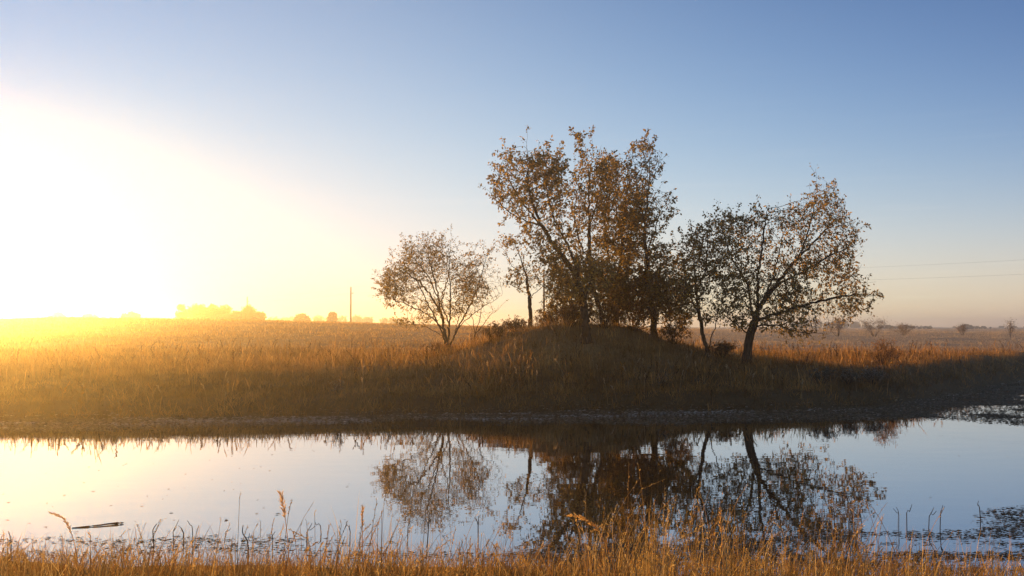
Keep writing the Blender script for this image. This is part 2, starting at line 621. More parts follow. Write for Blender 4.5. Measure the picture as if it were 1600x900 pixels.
def stalk_mesh(base, h, lean, az, w, colour, head_len, n_sp, sp_len, sp_w, nod=0.0, seg=7, r=None):
    """one tall grass stem with a seed head of small spikelets -> verts, tris, colours"""
    r = r or rng
    ts = np.linspace(0, 1, seg)
    off = lean * h * ts ** 2 + nod * h * np.maximum(ts - 0.72, 0) ** 2 * 6
    zz = h * ts * (1 - 0.25 * lean * ts) - nod * h * np.maximum(ts - 0.78, 0) ** 2 * 5
    c = np.stack([base[0] + np.cos(az) * off, base[1] + np.sin(az) * off, base[2] + zz], 1)
    wid = w * (1 - 0.6 * ts)
    V, T = [], []
    k = 3
    for i in range(seg):
        for j in range(k):
            a = 2 * math.pi * j / k
            V.append(c[i] + np.array([math.cos(a) * wid[i] / 2, math.sin(a) * wid[i] / 2, 0]))
    for i in range(seg - 1):
        for j in range(k):
            a0, a1 = i * k + j, i * k + (j + 1) % k
            T += [[a0, a1, a1 + k], [a0, a1 + k, a0 + k]]
    stem_v = len(V)
    for s in range(n_sp):
        tt = 1 - head_len * (s / max(n_sp - 1, 1)) * 0.98
        f = tt * (seg - 1)
        i = min(int(f), seg - 2)
        pnt = c[i] + (c[i + 1] - c[i]) * (f - i)
        d = c[i + 1] - c[i]
        d = d / (np.linalg.norm(d) + 1e-9)
        side = r.normal(0, 1, 3)
        side -= d * side.dot(d)
        side /= np.linalg.norm(side) + 1e-9
        ax = d * 0.85 + side * r.uniform(0.25, 0.75)
        ax /= np.linalg.norm(ax)
        pe = np.cross(ax, r.normal(0, 1, 3))
        pe /= np.linalg.norm(pe) + 1e-9
        L = sp_len * r.uniform(0.6, 1.2)
        b0 = len(V)
        V += [pnt, pnt + ax * L * 0.45 + pe * sp_w / 2, pnt + ax * L, pnt + ax * L * 0.45 - pe * sp_w / 2]
        T += [[b0, b0 + 1, b0 + 2], [b0, b0 + 2, b0 + 3]]
    V = np.array(V)
    C = np.tile(np.array(colour), (len(V), 1)) * r.uniform(0.8, 1.2, (len(V), 1))
    return V, np.array(T), C, stem_v


P = []
x, y, u = near_scatter(3700, 4.0, 9.6)
cl = fbm(x * 1.0 + 21, y * 1.0 + 15)
k = cl > rng.uniform(0.44, 0.60, len(x))
x, y, u = x[k], y[k], u[k]
zz = ground_z(x, y)
for i in range(len(x)):
    hgt = np.interp(u[i], _hx, _hh) * (0.6 + 1.15 * rng.random() ** 1.8)
    kind = rng.random()
    cc = pick(BRIGHT, 1)[0]
    if kind < 0.45:
        v, t_, c, _ = stalk_mesh((x[i], y[i], zz[i]), hgt, rng.uniform(0.03, 0.4), rng.normal(0.3, 1.1), 0.0075, cc, 0.24, 16, 0.022, 0.006)
    elif kind < 0.6:
        v, t_, c, _ = stalk_mesh((x[i], y[i], zz[i]), hgt, rng.uniform(0.05, 0.35), rng.normal(0.3, 1.3), 0.0075, cc, 0.18, 22, 0.020, 0.008, nod=rng.uniform(0, .4))
    else:
        v, t_, c, _ = stalk_mesh((x[i], y[i], zz[i]), hgt * 1.05, rng.uniform(0.02, 0.5), rng.normal(0.3, 1.3), 0.007, cc, 0.1, 3, 0.04, 0.006)
    P.append((v, t_, c))
V, T, C = join(P)
seed_grass = mesh_np('seeding_grass', V, T, M_GRASS, colours=C)
tag(seed_grass, 'tall golden seed stalks standing among the near bank grass', 'grass', kind='stuff')


# taller weeds and seed stalks breaking up the far bank, mound and field edge
P = []
nb = 2600
db_ = 23.5 + 30 * rng.random(nb) ** 1.3
xb_, yb_ = rng.uniform(-0.66, 0.66, nb) * db_, db_
tb_ = yb_ - foot(xb_, yb_)
kb_ = (tb_ > 0.2) & (fbm(xb_ * 0.55 + 33, yb_ * 0.55 + 8) > rng.uniform(0.42, 0.66, nb))
xb_, yb_ = xb_[kb_], yb_[kb_]
zb_ = ground_z(xb_, yb_)
for i in range(len(xb_)):
    kind = rng.random()
    if kind < 0.35:      # pale seed head
        v, t_, c, _ = stalk_mesh((xb_[i], yb_[i], zb_[i]), rng.uniform(0.35, 0.75), rng.uniform(0.02, 0.35), rng.uniform(0, 6.28), 0.012, pick([(0.55, 0.40, 0.24), (0.48, 0.36, 0.24)], 1)[0], 0.25, 12, 0.06, 0.022, seg=4)
    elif kind < 0.7:     # dark broken forb
        v, t_, c, _ = stalk_mesh((xb_[i], yb_[i], zb_[i]), rng.uniform(0.3, 0.65), rng.uniform(0.02, 0.5), rng.uniform(0, 6.28), 0.014, pick([(0.12, 0.075, 0.035), (0.17, 0.10, 0.045)], 1)[0], 0.7, 16, 0.09, 0.03, seg=4)
    else:                # golden forb
        v, t_, c, _ = stalk_mesh((xb_[i], yb_[i], zb_[i]), rng.uniform(0.3, 0.6), rng.uniform(0.02, 0.4), rng.uniform(0, 6.28), 0.012, pick(GOLD, 1)[0], 0.6, 16, 0.08, 0.026, seg=4)
    P.append((v, t_, c))
V, T, C = join(P)
tag(mesh_np('bank_weeds', V, T, M_GRASS, colours=C), 'tall mixed weeds scattered through the far bank grass', 'weeds', kind='stuff')


# ------------------------------------------------------------------ floating weed
def flakes(x, y, z, size, asp, az, colr, tilt=0.12):
    n = len(x)
    V = []
    for k, (a, b_) in enumerate(((-1, -0.3), (-0.1, -1), (1, -0.1), (0.2, 1))):
        aj, bj = a * rng.uniform(0.6, 1.2, n) * size, b_ * rng.uniform(0.6, 1.2, n) * size * asp
        vx = x + np.cos(az) * aj - np.sin(az) * bj
        vy = y + np.sin(az) * aj + np.cos(az) * bj
        V.append(np.stack([vx, vy, z + rng.uniform(0, tilt, n) * size], 1))
    V = np.stack(V, 1).reshape(-1, 3)
    T = (np.arange(n)[:, None, None] * 4 + np.array([[0, 1, 2], [0, 2, 3]])[None]).reshape(-1, 3)
    return V, T, np.repeat(colr, 4, axis=0)


WEED = [(0.24, 0.16, 0.095), (0.16, 0.105, 0.058), (0.30, 0.215, 0.145), (0.34, 0.26, 0.20), (0.19, 0.135, 0.072)]
n = 170000
d = 18.5 + 26 * rng.random(n) ** 1.6
u = rng.uniform(-0.60, 0.62, n)
x, y = u * d, d
inn = (y - weed_edge(x, y)) / 1.0
t_ = y - foot(x, y)
dens = sstep(-0.15, 0.5, inn) * (t_ < 0.3) * (0.35 + 0.9 * fbm(x * 0.9 + 3, y * 1.8))
k = rng.random(n) < dens
x, y = x[k], y[k]
n = len(x)
zz = np.maximum(ground_z(x, y), 0.0) + 0.004
tf_ = y - foot(x, y)
pb_ = sstep(-2.0, -1.2, tf_) * (1 - sstep(-0.2, 0.3, tf_)) * sstep(0.40, 0.58, fbm(x * 0.4 + 5, y * 2.2)) * (1 - 0.6 * sstep(0.1, 0.3, x / y))
wcol = np.where((rng.random(n) < pb_ * 0.9)[:, None], pick([(0.50, 0.42, 0.37), (0.42, 0.35, 0.30), (0.58, 0.49, 0.43)], n), pick(WEED, n))
FW = flakes(x, y, zz, rng.uniform(0.015, 0.055, n), rng.uniform(0.2, 0.7, n), rng.normal(0, 0.6, n), wcol, tilt=0.6)
far_weed = mesh_np('far_pond_weed', *FW[:2], M_WEED, colours=FW[2])
tag(far_weed, 'brown weed mat floating along the foot of the far bank', 'pond weed', kind='stuff')

n = 60000
d = rng.uniform(9.0, 13.5, n)
u = rng.uniform(-0.58, 0.58, n)
x, y = u * d, d
px_, py_ = u * F + 800, 510 + EYE / d * F


def blob(cx, cy, rx, ry):
    return np.clip(1.25 - ((px_ - cx) / rx) ** 2 - ((py_ - cy) / ry) ** 2, 0, 1)


dens = np.maximum.reduce([blob(1080, 868, 330, 42), blob(1330, 862, 260, 40), blob(1590, 815, 75, 28), blob(1540, 860, 200, 38),
                          0.45 * blob(940, 832, 80, 12), 0.3 * blob(280, 850, 300, 18), 0.3 * blob(60, 860, 160, 22), 0.3 * blob(650, 862, 200, 18)])
dens = dens * sstep(0.36, 0.60, fbm(x * 1.3 + 50, y * 3.0)) + 0.0015
k = rng.random(n) < dens
x, y = x[k], y[k]
n = len(x)
zz = np.maximum(ground_z(x, y), 0.0) + 0.003
NW = flakes(x, y, zz, rng.uniform(0.012, 0.045, n), rng.uniform(0.2, 0.6, n), rng.normal(0, 0.5, n), pick(WEED + [(0.19, 0.15, 0.09)], n), tilt=0.3)
ns_ = 700
dd_ = rng.uniform(11.0, 21.0, ns_)
xs_, ys_ = rng.uniform(-0.6, 0.6, ns_) * dd_, dd_
ks_ = fbm(xs_ * 0.5 + 70, ys_ * 0.9) > rng.uniform(0.45, 0.75, ns_)
xs_, ys_ = xs_[ks_], ys_[ks_]
ns_ = len(xs_)
NW = join([NW, flakes(xs_, ys_, np.full(ns_, 0.003), rng.uniform(0.008, 0.03, ns_), rng.uniform(0.2, 0.6, ns_), rng.normal(0, 0.8, ns_), pick(WEED, ns_), tilt=0.25)])
near_weed = mesh_np('near_pond_weed', *NW[:2], M_WEED, colours=NW[2])
tag(near_weed, 'scattered weed and dead leaves floating in the near shallows', 'pond weed', kind='stuff')


# ------------------------------------------------------------------ tubes
def smooth_path(pts, n):
    """Catmull-Rom resample"""
    p_ = np.array(pts, float)
    q_ = np.vstack([2 * p_[0] - p_[1], p_, 2 * p_[-1] - p_[-2]])
    o_ = []
    m = len(p_) - 1
    for s in np.linspace(0, m - 1e-6, n):
        i = int(s)
        f = s - i
        a, b_, c, d_ = q_[i], q_[i + 1], q_[i + 2], q_[i + 3]
        o_.append(0.5 * (2 * b_ + (c - a) * f + (2 * a - 5 * b_ + 4 * c - d_) * f * f + (3 * b_ - a - 3 * c + d_) * f ** 3))
    return np.array(o_)


def ring_frame(d):
    d = d / (np.linalg.norm(d, axis=-1, keepdims=True) + 1e-9)
    ref = np.where(np.abs(d[..., 0:1]) > 0.9, np.array([0, 1.0, 0]), np.array([1.0, 0, 0]))
    a = np.cross(d, ref)
    a /= np.linalg.norm(a, axis=-1, keepdims=True) + 1e-9
    return a, np.cross(d, a)


def tubes(A, B, ra, rb, da, db, k):
    """prisms from A to B (arrays); da, db are tangents for the end rings"""
    n = len(A)
    a1, a2 = ring_frame(da)
    b1, b2 = ring_frame(db)
    V = []
    for j in range(k):
        c, s = math.cos(2 * math.pi * j / k), math.sin(2 * math.pi * j / k)
        V.append(A + (a1 * c + a2 * s) * ra[:, None])
    for j in range(k):
        c, s = math.cos(2 * math.pi * j / k), math.sin(2 * math.pi * j / k)
        V.append(B + (b1 * c + b2 * s) * rb[:, None])
    V = np.stack(V, 1)
    T = []
    for j in range(k):
        j2 = (j + 1) % k
        T += [[j, j2, k + j2], [j, k + j2, k + j]]
    T = (np.arange(n)[:, None, None] * 2 * k + np.array(T)[None]).reshape(-1, 3)
    return V.reshape(-1, 3), T


def tube_path(pts, radii, k=8, cap=True):
    pts = np.array(pts, float)
    d = np.gradient(pts, axis=0)
    a, b_ = ring_frame(d)
    n = len(pts)
    V = []
    for i in range(n):
        for j in range(k):
            c, s = math.cos(2 * math.pi * j / k), math.sin(2 * math.pi * j / k)
            V.append(pts[i] + (a[i] * c + b_[i] * s) * radii[i])
    T = []
    for i in range(n - 1):
        for j in range(k):
            p0, p1 = i * k + j, i * k + (j + 1) % k
            T += [[p0, p1, p1 + k], [p0, p1 + k, p0 + k]]
    if cap:
        V += [pts[0], pts[-1]]
        for j in range(k):
            T += [[len(V) - 2, (j + 1) % k, j], [len(V) - 1, (n - 1) * k + j, (n - 1) * k + (j + 1) % k]]
    return np.array(V), np.array(T)


# ------------------------------------------------------------------ trees of the mound
def in_poly(pts, poly):
    x, y = pts[:, 0], pts[:, 1]
    ins = np.zeros(len(pts), bool)
    dist = np.full(len(pts), 1e9)
    m = len(poly)
    for i in range(m):
        x1, y1 = poly[i]
        x2, y2 = poly[(i + 1) % m]
        c = ((y1 > y) != (y2 > y)) & (x < (x2 - x1) * (y - y1) / (y2 - y1 + 1e-9) + x1)
        ins ^= c
        l2 = (x2 - x1) ** 2 + (y2 - y1) ** 2 + 1e-9
        tt = np.clip(((x - x1) * (x2 - x1) + (y - y1) * (y2 - y1)) / l2, 0, 1)
        dist = np.minimum(dist, np.hypot(x - x1 - tt * (x2 - x1), y - y1 - tt * (y2 - y1)))
    return ins, dist


LEAF = [(0.17, 0.110, 0.036), (0.24, 0.150, 0.042), (0.12, 0.084, 0.032), (0.29, 0.185, 0.050), (0.14, 0.108, 0.038), (0.20, 0.122, 0.036)]
LEAF_GOLD = [(0.36, 0.225, 0.058), (0.30, 0.18, 0.046), (0.23, 0.145, 0.042), (0.40, 0.26, 0.075)]


def make_tree(name, label, d, limbs, polys, thick=1.1, dens=0.05, leaf_n=1.2, leaf=(0.07, 0.115), trunk_r=0.09, palette=LEAF, seed=1,
              group='trees around the mound', step=0.105, gap=0.5, tip=0.0035, sink=0.08, up=0.25, cat='tree', lead=0.45):
    r = np.random.default_rng(seed)
    # limbs: list of (list of (px, py), depth_slope, parent) ; limb 0 is the trunk
    bx, by = at(limbs[0][0][0][0], limbs[0][0][0][1], d)[:2]
    bz = gz(bx, by)
    nodes, parent, limb_id = [], [], []
    starts = []
    for li, (pts, slope) in enumerate(limbs):
        if li == 0:
            w3 = [at(px, py, d) for px, py in pts]
            w3[0] = np.array([bx, by, bz - sink])
            w3 = [w3[0]] + [p_ for p_ in w3[1:] if p_[2] > bz + 0.1]
        else:
            base = np.array(nodes)
            p0 = at(pts[0][0], pts[0][1], d)
            # attach to the nearest existing node seen at that pixel
            k0 = int(np.argmin((base[:, 0] - p0[0]) ** 2 + (base[:, 2] - p0[2]) ** 2 + 0.02 * (base[:, 1] - p0[1]) ** 2))
            dd = base[k0][1]
            w3 = [base[k0]]
            run, last = 0, pts[0]
            for px, py in pts[1:]:
                run += math.hypot(px - last[0], py - last[1]) / F * d
                last = (px, py)
                w3.append(at(px, py, dd + slope * run))
        L = sum(np.linalg.norm(w3[i + 1] - w3[i]) for i in range(len(w3) - 1))
        n_ = max(3, int(L / step))
        path = smooth_path(w3, n_)
        path[1:-1] += r.normal(0, 0.018, (n_ - 2, 3))
        prev = -1 if li == 0 else k0
        for i, p_ in enumerate(path):
            if li and i == 0:
                continue
            nodes.append(p_)
            parent.append(prev)
            limb_id.append(li)
            prev = len(nodes) - 1
    n_hand = len(nodes)
    # attraction points inside the crown outline
    pts = []
    for poly in polys:
        pa = np.array(poly, float)
        lo, hi = pa.min(0), pa.max(0)
        area = (hi - lo).prod()
        s2 = r.uniform(lo, hi, (int(area * dens * 2.6), 2))
        ins, dist = in_poly(s2, poly)
        # ragged edge: thin the outer rim in lobes
        rim = 1 + 17 * vnoise(s2[:, 0] * 0.045 + seed, s2[:, 1] * 0.045 + seed * 2)
        ins &= (dist > rim) | (r.random(len(s2)) < 0.10)
        s2, dist = s2[ins], dist[ins]
        off = r.uniform(-1, 1, len(s2)) * thick * np.sqrt(np.clip(dist / 35.0, 0.08, 1))
        w3 = np.array([at(a[0], a[1], d + o_) for a, o_ in zip(s2, off)])
        # natural gaps: drop points in the low pockets of a 3-D noise
        nz = 0.5 * fbm(w3[:, 0] * 1.1 + seed, w3[:, 2] * 1.1, 2) + 0.5 * fbm(w3[:, 1] * 1.3 + seed * 3, w3[:, 2] * 1.2 + 9, 2)
        pts.append(w3[nz > np.quantile(nz, gap * 0.35)])
    att = np.concatenate(pts)
    nodes_a = np.array(nodes)
    best = np.full(len(att), 1e9)
    bi = np.zeros(len(att), int)

    def upd(i0, arr):
        for s in range(0, len(arr), 400):
            dm = ((att[:, None, :] - arr[None, s:s + 400, :]) ** 2).sum(2)
            j = dm.argmin(1)
            v = dm[np.arange(len(att)), j]
            m = v < best
            best[m] = v[m]
            bi[m] = j[m] + i0 + s
    upd(0, nodes_a)
    alive = np.ones(len(att), bool)
    dk = 0.15
    kids = {}
    for it in range(45):
        alive &= best > dk * dk
        act = alive & (best < 1.7 ** 2)
        if not act.any():
            break
        src = bi[act]
        dv = att[act] - nodes_a[src]
        dv /= np.linalg.norm(dv, axis=1, keepdims=True) + 1e-9
        us, inv = np.unique(src, return_inverse=True)
        full = np.array([kids.get(int(s), 0) >= 4 for s in us])
        if full.all():
            break
        acc = np.zeros((len(us), 3))
        np.add.at(acc, inv, dv)
        par_dir = np.array([nodes_a[s] - nodes_a[parent[s]] if parent[s] >= 0 else (0, 0, step) for s in us])
        par_dir /= np.linalg.norm(par_dir, axis=1, keepdims=True) + 1e-9
        acc /= np.linalg.norm(acc, axis=1, keepdims=True) + 1e-9
        acc = acc + 0.45 * par_dir + np.array([0, 0, up]) + r.normal(0, 0.14, acc.shape)
        acc /= np.linalg.norm(acc, axis=1, keepdims=True) + 1e-9
        us, acc = us[~full], acc[~full]
        for s in us:
            kids[int(s)] = kids.get(int(s), 0) + 1
        new = nodes_a[us] + acc * step
        i0 = len(nodes_a)
        nodes_a = np.vstack([nodes_a, new])
        for s in us:
            parent.append(int(s))
            limb_id.append(limb_id[s])
        upd(i0, new)
        if len(nodes_a) > 12000:
            break
    # straight leading shoots that break the outline
    nk = np.zeros(len(nodes_a), int)
    np.add.at(nk, np.array(parent)[np.array(parent) >= 0], 1)
    tips_ = np.where(nk == 0)[0]
    cen = att.mean(0)
    shoots = r.choice(tips_, min(len(tips_), int(len(tips_) * lead)), replace=False)
    ext = []
    pr_ = np.array(parent)
    tan_ = (nodes_a - nodes_a[np.maximum(pr_, 0)]) / step
    for s in shoots:
        out_ = nodes_a[s] - cen
        out_ /= np.linalg.norm(out_) + 1e-9
        dv = out_ * 0.7 + np.array([0, 0, 0.6]) + tan_[s] * 0.8 + r.normal(0, 0.25, 3)
        dv /= np.linalg.norm(dv)
        prev, pos = int(s), nodes_a[s]
        for q_ in range(r.integers(1, 6)):
            pos = pos + dv * step * 0.8 + r.normal(0, 0.012, 3)
            ext.append(pos)
            parent.append(prev)
            limb_id.append(limb_id[s])
            prev = len(parent) - 1
    if ext:
        nodes_a = np.vstack([nodes_a, np.array(ext)])
    N_ = len(nodes_a)
    parent_a = np.array(parent)
    limb_a = np.array(limb_id)
    # pipe model radii
    e = 2.25
    acc = np.zeros(N_)
    nch = np.zeros(N_, int)
    for i in range(N_ - 1, -1, -1):
        if nch[i] == 0:
            acc[i] = max(acc[i], tip ** e)
        p_ = parent_a[i]
        if p_ >= 0:
            acc[p_] += acc[i]
            nch[p_] += 1
    # the pipe order above only works if children come after parents, which they do
    rad = acc ** (1 / e)
    rad = np.minimum(rad * (trunk_r / rad[0]) if rad[0] > trunk_r else rad * (trunk_r / rad[0]) ** (rad / rad[0]), trunk_r)
    rad = np.maximum(rad, tip)
    tang = np.zeros((N_, 3))
    ok = parent_a >= 0
    tang[ok] = nodes_a[ok] - nodes_a[parent_a[ok]]
    tang[~ok] = (0, 0, 1)
    # smooth the tangent at joints of the main stems
    root = empty(name, (bx, by, bz))
    tag(root, label, cat, group)
    idx = np.where(ok)[0]
    pa = parent_a[idx]
    same = limb_a[idx] == limb_a[pa]
    bigkid = rad[idx] > 0.72 * rad[pa]
    ra = np.where(bigkid, rad[pa], rad[idx] * 1.15)
    # base flare
    hgt = nodes_a[:, 2] - bz
    flare = 1 + 0.7 * np.exp(-np.maximum(hgt, 0) / 0.16)
    fl_i = np.where(limb_a == 0, flare, 1.0)
    for li in range(len(limbs)):
        sel = limb_a[idx] == li
        Vs, Ts, o_ = [], [], 0
        for thick_sel, k in ((rad[idx] > 0.022, 7), (rad[idx] <= 0.022, 3)):
            s = sel & thick_sel
            if not s.any():
                continue
            A, B = nodes_a[pa[s]], nodes_a[idx[s]]
            v, t_ = tubes(A, B, ra[s] * fl_i[pa[s]], rad[idx[s]] * fl_i[idx[s]], np.where(bigkid[s][:, None], tang[pa[s]], B - A), tang[idx[s]], k)
            Vs.append(v)
            Ts.append(t_ + o_)
            o_ += len(v)
        if Vs:
            mesh_np('trunk' if li == 0 else 'limb', np.concatenate(Vs), np.concatenate(Ts), M_BARK, parent=root, smooth=True)
    # leaves: on thin wood only
    thin = np.where((rad < 0.012) & (np.arange(N_) >= n_hand))[0]
    if leaf_n > 0 and len(thin):
        tipw = np.where(nch[thin] == 0, 2.6, 1.0)
        clump = 0.08 + 2.2 * fbm(nodes_a[thin, 0] * 1.6 + seed, nodes_a[thin, 2] * 1.6 + nodes_a[thin, 1] * 0.8, 2) ** 1.8
        cnt = r.poisson(2.3 * leaf_n * tipw * clump)
        own = np.repeat(thin, cnt)
        m = len(own)
        pos = nodes_a[own] + r.normal(0, 0.042, (m, 3))
        ax = tang[own] / step * 0.6 + r.normal(0, 0.7, (m, 3)) + np.array([0, 0, -0.35])
        ax /= np.linalg.norm(ax, axis=1, keepdims=True) + 1e-9
        sd = np.cross(ax, r.normal(0, 1, (m, 3)))
        sd /= np.linalg.norm(sd, axis=1, keepdims=True) + 1e-9
        nr = np.cross(ax, sd)
        L = (r.uniform(leaf[0], leaf[1], m) * r.choice([0.7, 1.0, 1.25], m, p=[0.35, 0.45, 0.2]))[:, None]
        W = L * r.uniform(0.42, 0.62, m)[:, None]
        fold = nr * W * r.uniform(0.05, 0.35, (m, 1))
        V = np.stack([pos, pos + ax * L * 0.38 + sd * W * 0.5 + fold, pos + ax * L * 0.75 + sd * W * 0.33 + fold * .7, pos + ax * L - fold * .3,
                      pos + ax * L * 0.75 - sd * W * 0.33 + fold * .7, pos + ax * L * 0.38 - sd * W * 0.5 + fold], 1)
        T = np.array([[0, 1, 5], [1, 2, 4], [1, 4, 5], [2, 3, 4]])
        T = (np.arange(m)[:, None, None] * 6 + T[None]).reshape(-1, 3)
        pal = np.array(palette)
        cc = pal[r.integers(0, len(pal), m)] * r.uniform(1.0, 2.4, (m, 1)) * np.array([[0.92, 1.02, 1.05]])
        mesh_np('crown', V.reshape(-1, 3), T, M_LEAF, parent=root, colours=np.repeat(cc, 6, axis=0))
    return root


# left: low spreading tree
make_tree('spreading_tree', 'low wide thinly leaved tree standing alone left of the mound', 40.0, [
    ([(697, 546), (696, 530), (693, 505), (686, 470), (678, 432), (668, 398), (660, 374)], 0),
    ([(697, 545), (709, 528), (720, 503), (739, 468), (752, 430), (762, 400), (768, 390)], 0.25),
    ([(697, 544), (702, 510), (704, 465), (702, 415), (705, 368)], -0.3),
    ([(697, 545), (690, 520), (672, 480), (652, 440), (632, 404), (622, 388)], -0.5),
    ([(697, 528), (680, 518), (655, 508), (625, 507)], 0.2),
    ([(696, 515), (668, 492), (640, 478), (600, 462)], -0.25),
    ([(692, 490), (668, 455), (640, 430), (606, 414)], 0.3),
    ([(688, 470), (668, 430), (645, 402), (632, 384)], -0.5),
    ([(715, 512), (738, 492), (760, 476), (784, 462)], -0.2),
    ([(706, 530), (715, 505), (722, 480), (728, 440), (725, 402)], 0.6),
    ([(700, 505), (690, 470), (700, 430), (690, 395)], 0.8)],
    [[(585, 458), (603, 414), (630, 382), (660, 368), (705, 366), (713, 385), (722, 402), (750, 380), (772, 388), (775, 425), (785, 442),
      (770, 470), (745, 490), (720, 502), (690, 505), (640, 514), (615, 508), (640, 490), (600, 475)]],
    thick=1.9, dens=0.16, leaf_n=1.2, leaf=(0.055, 0.09), trunk_r=0.095, palette=LEAF + LEAF_GOLD[:2], seed=3, up=0.3, lead=0.8, gap=0.8)
make_tree('sapling', 'spindly many stemmed sapling just right of the spreading tree', 39.0, [
    ([(742, 530), (741, 510), (736, 490), (732, 478)], 0),
    ([(742, 524), (748, 505), (752, 485), (755, 468)], 0.3),
    ([(743, 524), (757, 505), (768, 490), (780, 482)], -0.3),
    ([(741, 524), (732, 508), (724, 498)], 0.2)],
    [[(722, 498), (733, 474), (756, 464), (783, 478), (772, 500), (756, 518), (730, 515)]],
    thick=0.7, dens=0.05, leaf_n=0.35, leaf=(0.05, 0.08), trunk_r=0.035, palette=LEAF_GOLD, seed=5)
make_tree('sapling', 'young orange leaved tree with straight trunk on the mound crest', 38.2, [
    ([(829, 505), (828, 480), (826, 455), (820, 425), (810, 395), (801, 372)], 0),
    ([(827, 468), (842, 452), (858, 440)], 0.4),
    ([(826, 460), (805, 448), (786, 436)], -0.4),
    ([(822, 435), (805, 420), (785, 388)], 0.3)],
    [[(776, 386), (800, 360), (822, 378), (835, 402), (862, 420), (870, 450), (850, 468), (815, 472), (798, 460), (778, 440), (783, 418), (800, 405), (790, 397)]],
    thick=0.9, dens=0.07, leaf_n=1.15, leaf=(0.07, 0.115), trunk_r=0.075, palette=LEAF_GOLD + LEAF[:2], seed=8)
# centre group
make_tree('leaning_tree', 'tall tree with thick limbs leaning left above the mound', 33.0, [
    ([(917, 566), (917, 540), (915, 505), (912, 478), (906, 452)], 0),
    ([(906, 452), (890, 415), (872, 392), (855, 368), (835, 340), (815, 315), (798, 285), (783, 258)], 0.1),
    ([(862, 378), (843, 345), (830, 310), (824, 265), (824, 212)], -0.25),
    ([(909, 462), (899, 415), (886, 382), (870, 350), (858, 312), (851, 270), (848, 222)], 0.3),
    ([(880, 372), (876, 330), (872, 290), (872, 250)], 0.5),
    ([(912, 478), (923, 440), (932, 405), (938, 370)], -0.3),
    ([(845, 355), (810, 340), (785, 322), (765, 300)], -0.2),
    ([(910, 465), (890, 448), (865, 438), (842, 425)], 0.4)],
    [[(760, 302), (766, 262), (785, 212), (808, 215), (828, 203), (838, 228), (850, 210), (868, 232), (888, 246), (894, 280), (888, 330), (900, 380),
      (905, 436), (862, 440), (838, 408), (805, 358), (765, 325)],
     [(850, 405), (900, 385), (955, 395), (962, 450), (930, 478), (880, 476), (855, 450)]],
    thick=1.5, dens=0.085, leaf_n=1.15, leaf=(0.08, 0.125), trunk_r=0.135, palette=LEAF + LEAF_GOLD[:1], seed=12)
make_tree('slender_tree', 'slim upright tree rising between the leaning tree and dense crown', 36.0, [
    ([(945, 520), (938, 485), (925, 440), (921, 390), (921, 340), (920, 290), (918, 250), (910, 212)], 0),
    ([(921, 350), (935, 310), (942, 270), (945, 245)], 0.3),
    ([(923, 410), (905, 375), (898, 340), (900, 300)], -0.3),
    ([(922, 330), (905, 300), (898, 268)], 0.2),
    ([(919, 280), (926, 245), (924, 206)], 0.1)],
    [[(903, 206), (914, 206), (918, 222), (925, 203), (930, 230), (945, 240), (962, 262), (965, 330), (958, 410), (935, 445), (896, 430), (884, 380), (886, 320), (886, 285), (893, 250)]],
    thick=1.2, dens=0.09, leaf_n=1.6, leaf=(0.08, 0.125), trunk_r=0.085, seed=17)
make_tree('dense_tree', 'densest dark crowned tree in the middle of the group', 37.8, [
    ([(964, 515), (963, 490), (965, 450), (970, 400), (975, 340), (980, 280), (982, 245)], 0),
    ([(966, 440), (950, 400), (945, 350), (950, 290), (952, 250)], 0.4),
    ([(969, 410), (985, 370), (995, 320), (1000, 280)], -0.4),
    ([(972, 370), (962, 320), (966, 260)], -0.5),
    ([(964, 470), (985, 440), (1000, 425)], 0.3),
    ([(964, 465), (945, 440), (930, 430)], -0.3)],
    [[(938, 250), (955, 238), (972, 246), (990, 240), (1003, 282), (1008, 340), (1004, 420), (1000, 470), (985, 492), (945, 490), (922, 455), (928, 380), (938, 300)]],
    thick=1.7, dens=0.12, leaf_n=1.7, leaf=(0.08, 0.13), trunk_r=0.11, seed=23)
make_tree('forked_tree', 'tall crooked tree with twin tops, rightmost of the tall group', 36.3, [
    ([(1022, 535), (1021, 500), (1017, 462), (1010, 435), (1011, 400), (1006, 365), (1011, 310), (1016, 250), (1012, 212)], 0),
    ([(1011, 400), (1021, 365), (1032, 330), (1048, 305)], -0.3),
    ([(1007, 350), (996, 310), (992, 260), (984, 222)], 0.3),
    ([(1012, 440), (1035, 415), (1052, 400)], 0.3),
    ([(1014, 300), (1026, 265), (1034, 240)], -0.2),
    ([(1018, 470), (1045, 452), (1062, 448)], -0.3),
    ([(1016, 465), (995, 450), (978, 445)], 0.4)],
    [[(982, 222), (993, 232), (1002, 214), (1012, 203), (1024, 222), (1036, 242), (1038, 268), (1032, 292), (1058, 294), (1054, 340), (1036, 372), (1058, 402),
      (1070, 450), (1060, 490), (1030, 508), (995, 496), (968, 450), (974, 390), (980, 310)]],
    thick=1.4, dens=0.095, leaf_n=1.4, leaf=(0.08, 0.125), trunk_r=0.115, seed=29)
make_tree('thicket_shrub', 'bushy many stemmed thicket on the mound behind the leaning trunk', 36.4, [
    ([(895, 510), (894, 480), (890, 450), (885, 425)], 0),
    ([(895, 500), (880, 475), (862, 455), (845, 445)], 0.3),
    ([(896, 500), (912, 470), (925, 445), (930, 425)], -0.3),
    ([(896, 502), (925, 480), (945, 462)], 0.3),
    ([(894, 500), (868, 485), (846, 478)], -0.4),
    ([(896, 495), (903, 460), (905, 430)], 0.5)],
    [[(836, 478), (846, 440), (872, 412), (910, 400), (955, 405), (982, 440), (984, 485), (950, 508), (885, 510), (852, 500)]],
    thick=1.7, dens=0.16, leaf_n=2.2, leaf=(0.065, 0.11), trunk_r=0.05, seed=31, cat='shrub')
